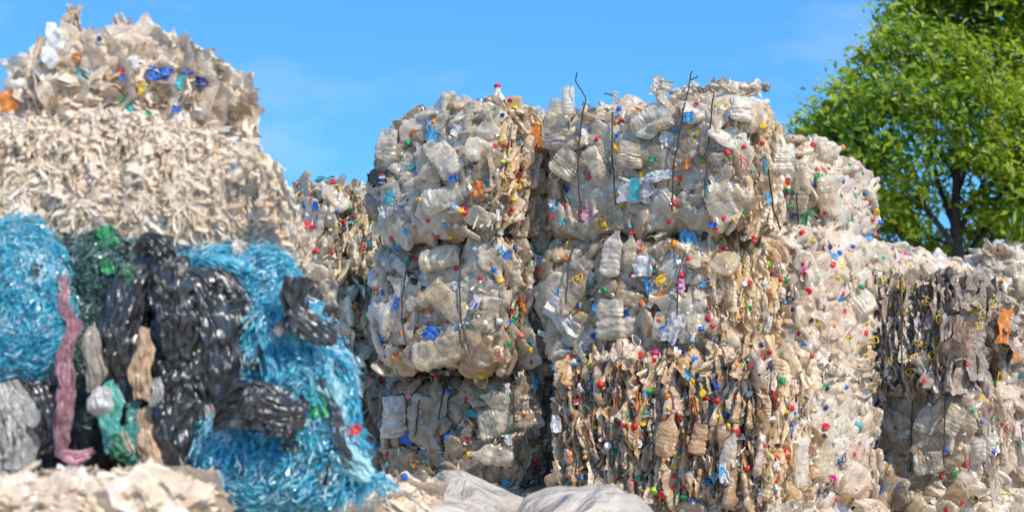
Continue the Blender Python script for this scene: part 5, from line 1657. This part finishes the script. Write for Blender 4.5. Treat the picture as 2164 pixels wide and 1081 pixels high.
for z, pts in ((2, [(345, 250), (310, 480), (305, 700), (320, 900)]), (2, [(522, 290), (520, 560), (545, 880)]), (2, [(985, 230), (910, 640), (900, 920)]), (2, [(1165, 190), (1125, 580), (1110, 830)]),
               (3, [(600, 185), (590, 450), (600, 700), (660, 920)]), (3, [(1340, 200), (1300, 330), (1283, 600)]), (4, [(320, 290), (280, 430), (272, 680)]),
               (3, [(240, 380), (215, 560), (210, 700), (240, 850)]),
               (5, [(780, 240), (738, 500)]), (5, [(615, 370), (592, 600)]), (5, [(1215, 250), (1213, 560)]), (8, [(115, 690), (135, 850), (165, 935)]), (8, [(230, 790), (240, 940)]),
               (7, [(768, 620), (762, 900)]), (7, [(645, 660), (635, 930)]), (7, [(600, 200), (605, 560)])):
    wire(z, pts)
for z, pts in ((2, [(298, 40), (290, 100), (330, 160), (358, 210), (345, 260)]), (2, [(1028, 30), (1015, 90), (1003, 165), (985, 235)]), (2, [(1066, 62), (1015, 90)]), (2, [(990, 132), (962, 168)]),
               (2, [(1135, 128), (1140, 148), (1165, 165), (1165, 200)]), (2, [(472, 175), (515, 180), (545, 200)])):
    wire(z, pts, True, 10, ('T2', 11.25 if pts[0][0] > 600 else 11.5), .0048)
wire(3, [(450, 70), (500, 100), (560, 105), (620, 130)], True, 10, ('T1', 11.95))
wire(3, [(495, 65), (480, 100)], True, 5, ('T1', 11.95))


# upright pieces that break the skyline
def standing(key, kind, v, px, py, Y, sc, ang, mat, name):
    bl = BALES[key]
    M = Matrix.Translation(at(px, py, Y)) @ Matrix.Rotation(ang, 4, 'Y') @ Matrix.Rotation(rs.uniform(-.6, .6), 4, 'Z') @ Matrix.Scale(sc, 4)
    add(name, lib_mesh(kind, v, mat), bl.root, bl.inv @ M)


UP = bottle_shape(30, 30, .2, .047, .95, 955, .18, False)
o = add('upright_bottle', new_mesh('upright_bottle', UP[0], UP[1], DUSTY), BALES['T2'].root,
        BALES['T2'].inv @ Matrix.Translation(at(1201, 214, 11.6)))
for px, py, v, sc, an in ((152, 50, 1, .7, .1), (165, 62, 3, .6, -.3), (262, 70, 7, .9, -.4), (140, 76, 0, .6, .2), (280, 88, 2, .6, -.6), (340, 94, 4, .7, -.8), (410, 118, 4, .7, -.9), (440, 140, 6, .6, -1.0), (490, 186, 4, .9, -1.3), (485, 205, 2, .8, -1.2)):
    standing('L1', 'scrap', v, px, py, 7.3, sc, an, FILM_LOOSE, 'film_scrap')
for px, py, v, sc, an in ((530, 335, 4, 1.0, -1), (560, 350, 6, 1.0, -.8), (585, 380, 2, 1.0, -.5), (600, 420, 6, 1.0, -.4), (520, 350, 5, .9, .5), (560, 400, 2, 1.0, .2), (610, 450, 4, 1.0, -.2), (575, 440, 6, .9, .4), (625, 480, 2, .9, -.3)):
    standing('L2', 'scrap', v, px, py, 6.98, sc * .5, an, FILM, 'film_scrap')
for px, py, v, sc, an in ((950, 236, 2, .8, 1.2), (925, 238, 4, .6, .9), (905, 246, 1, .6, 1.3), (1540, 190, 5, .9, 1.5), (1575, 190, 2, .7, 1.4), (1500, 200, 0, .7, 1.2), (1395, 185, 4, .7, .4), (1300, 206, 1, .35, .1), (1450, 200, 6, .7, 1.2)):
    standing('T2' if px > 1150 else 'T1', 'scrap', v, px, py, 11.5 if px > 1150 else 12.3, sc, an, FILM_LOOSE, 'film_scrap')
o = put_sheet(690, 392, 46, 14, 'teal', 960, 'film_scrap')
if o:
    o.matrix_local = BALES['K1'].inv @ Matrix.Translation(at(688, 379, 13.7))

# ------------------------------------------------------------------ daylight
SUN_TO = Vector((.54, -.84, 0)).normalized()
ELEV = R(45)
sun_dir = Vector((SUN_TO.x * math.cos(ELEV), SUN_TO.y * math.cos(ELEV), math.sin(ELEV)))
sd = bpy.data.lights.new('sun', 'SUN')
sd.energy = 5.0
sd.angle = R(.5)
sd.color = (1.0, .905, .75)
so = bpy.data.objects.new('sun', sd)
COL.objects.link(so)
so.rotation_euler = (-sun_dir).to_track_quat('-Z', 'Y').to_euler()
so.location = (20, -8, 20)

W = bpy.data.worlds.new('World')
S.world = W
W.use_nodes = True
nt = W.node_tree
for n in list(nt.nodes):
    nt.nodes.remove(n)
out = nt.nodes.new('ShaderNodeOutputWorld')
bg = nt.nodes.new('ShaderNodeBackground')
sky = nt.nodes.new('ShaderNodeTexSky')
sky.sky_type = 'NISHITA'
sky.sun_disc = False
sky.sun_elevation = ELEV
sky.sun_rotation = math.atan2(SUN_TO.x, SUN_TO.y)
sky.air_density = 1.0
sky.dust_density = .3
sky.ozone_density = 2.0
tc = nt.nodes.new('ShaderNodeTexCoord')
va = nt.nodes.new('ShaderNodeVectorMath')
va.operation = 'ADD'
va.inputs[1].default_value = (0, 0, .22)
nt.links.new(tc.outputs['Generated'], va.inputs[0])
nt.links.new(va.outputs[0], sky.inputs[0])
hs = nt.nodes.new('ShaderNodeHueSaturation')
hs.inputs['Hue'].default_value = .5
hs.inputs['Saturation'].default_value = 1.1
hs.inputs['Value'].default_value = 1.95
nt.links.new(sky.outputs[0], hs.inputs['Color'])
mx = nt.nodes.new('ShaderNodeMix')
mx.data_type = 'RGBA'
mx.blend_type = 'MULTIPLY'
mx.inputs[0].default_value = 1
mx.inputs[7].default_value = (.5, .93, 1.12, 1)
nt.links.new(hs.outputs[0], mx.inputs[6])
cn = nt.nodes.new('ShaderNodeTexNoise')
cn.inputs['Scale'].default_value = 7.0
cn.inputs['Detail'].default_value = 6.0
cmap = nt.nodes.new('ShaderNodeMapping')
cmap.inputs['Scale'].default_value = (1, 1, 2.2)
cmap.inputs['Location'].default_value = (.35, 0, .1)
nt.links.new(tc.outputs['Generated'], cmap.inputs[0])
nt.links.new(cmap.outputs[0], cn.inputs['Vector'])
crp = nt.nodes.new('ShaderNodeValToRGB')
crp.color_ramp.elements[0].position = .56
crp.color_ramp.elements[0].color = (0, 0, 0, 1)
crp.color_ramp.elements[1].position = .8
crp.color_ramp.elements[1].color = (.35, .35, .35, 1)
nt.links.new(cn.outputs['Fac'], crp.inputs[0])
cm = nt.nodes.new('ShaderNodeMix')
cm.data_type = 'RGBA'
nt.links.new(crp.outputs[0], cm.inputs[0])
nt.links.new(mx.outputs[2], cm.inputs[6])
cm.inputs[7].default_value = (6.2, 6.6, 7.0, 1)
nt.links.new(cm.outputs[2], bg.inputs['Color'])
bg.inputs['Strength'].default_value = .14
nt.links.new(bg.outputs[0], out.inputs['Surface'])

S.view_settings.view_transform = 'Standard'
S.view_settings.look = 'None'
S.view_settings.exposure = 0
S.render.engine = 'CYCLES'
S.cycles.use_denoising = True
S.cycles.max_bounces = 6
S.cycles.diffuse_bounces = 3
S.cycles.adaptive_threshold = .035
S.cycles.transparent_max_bounces = 6
S.cycles.caustics_reflective = False
S.cycles.caustics_refractive = False
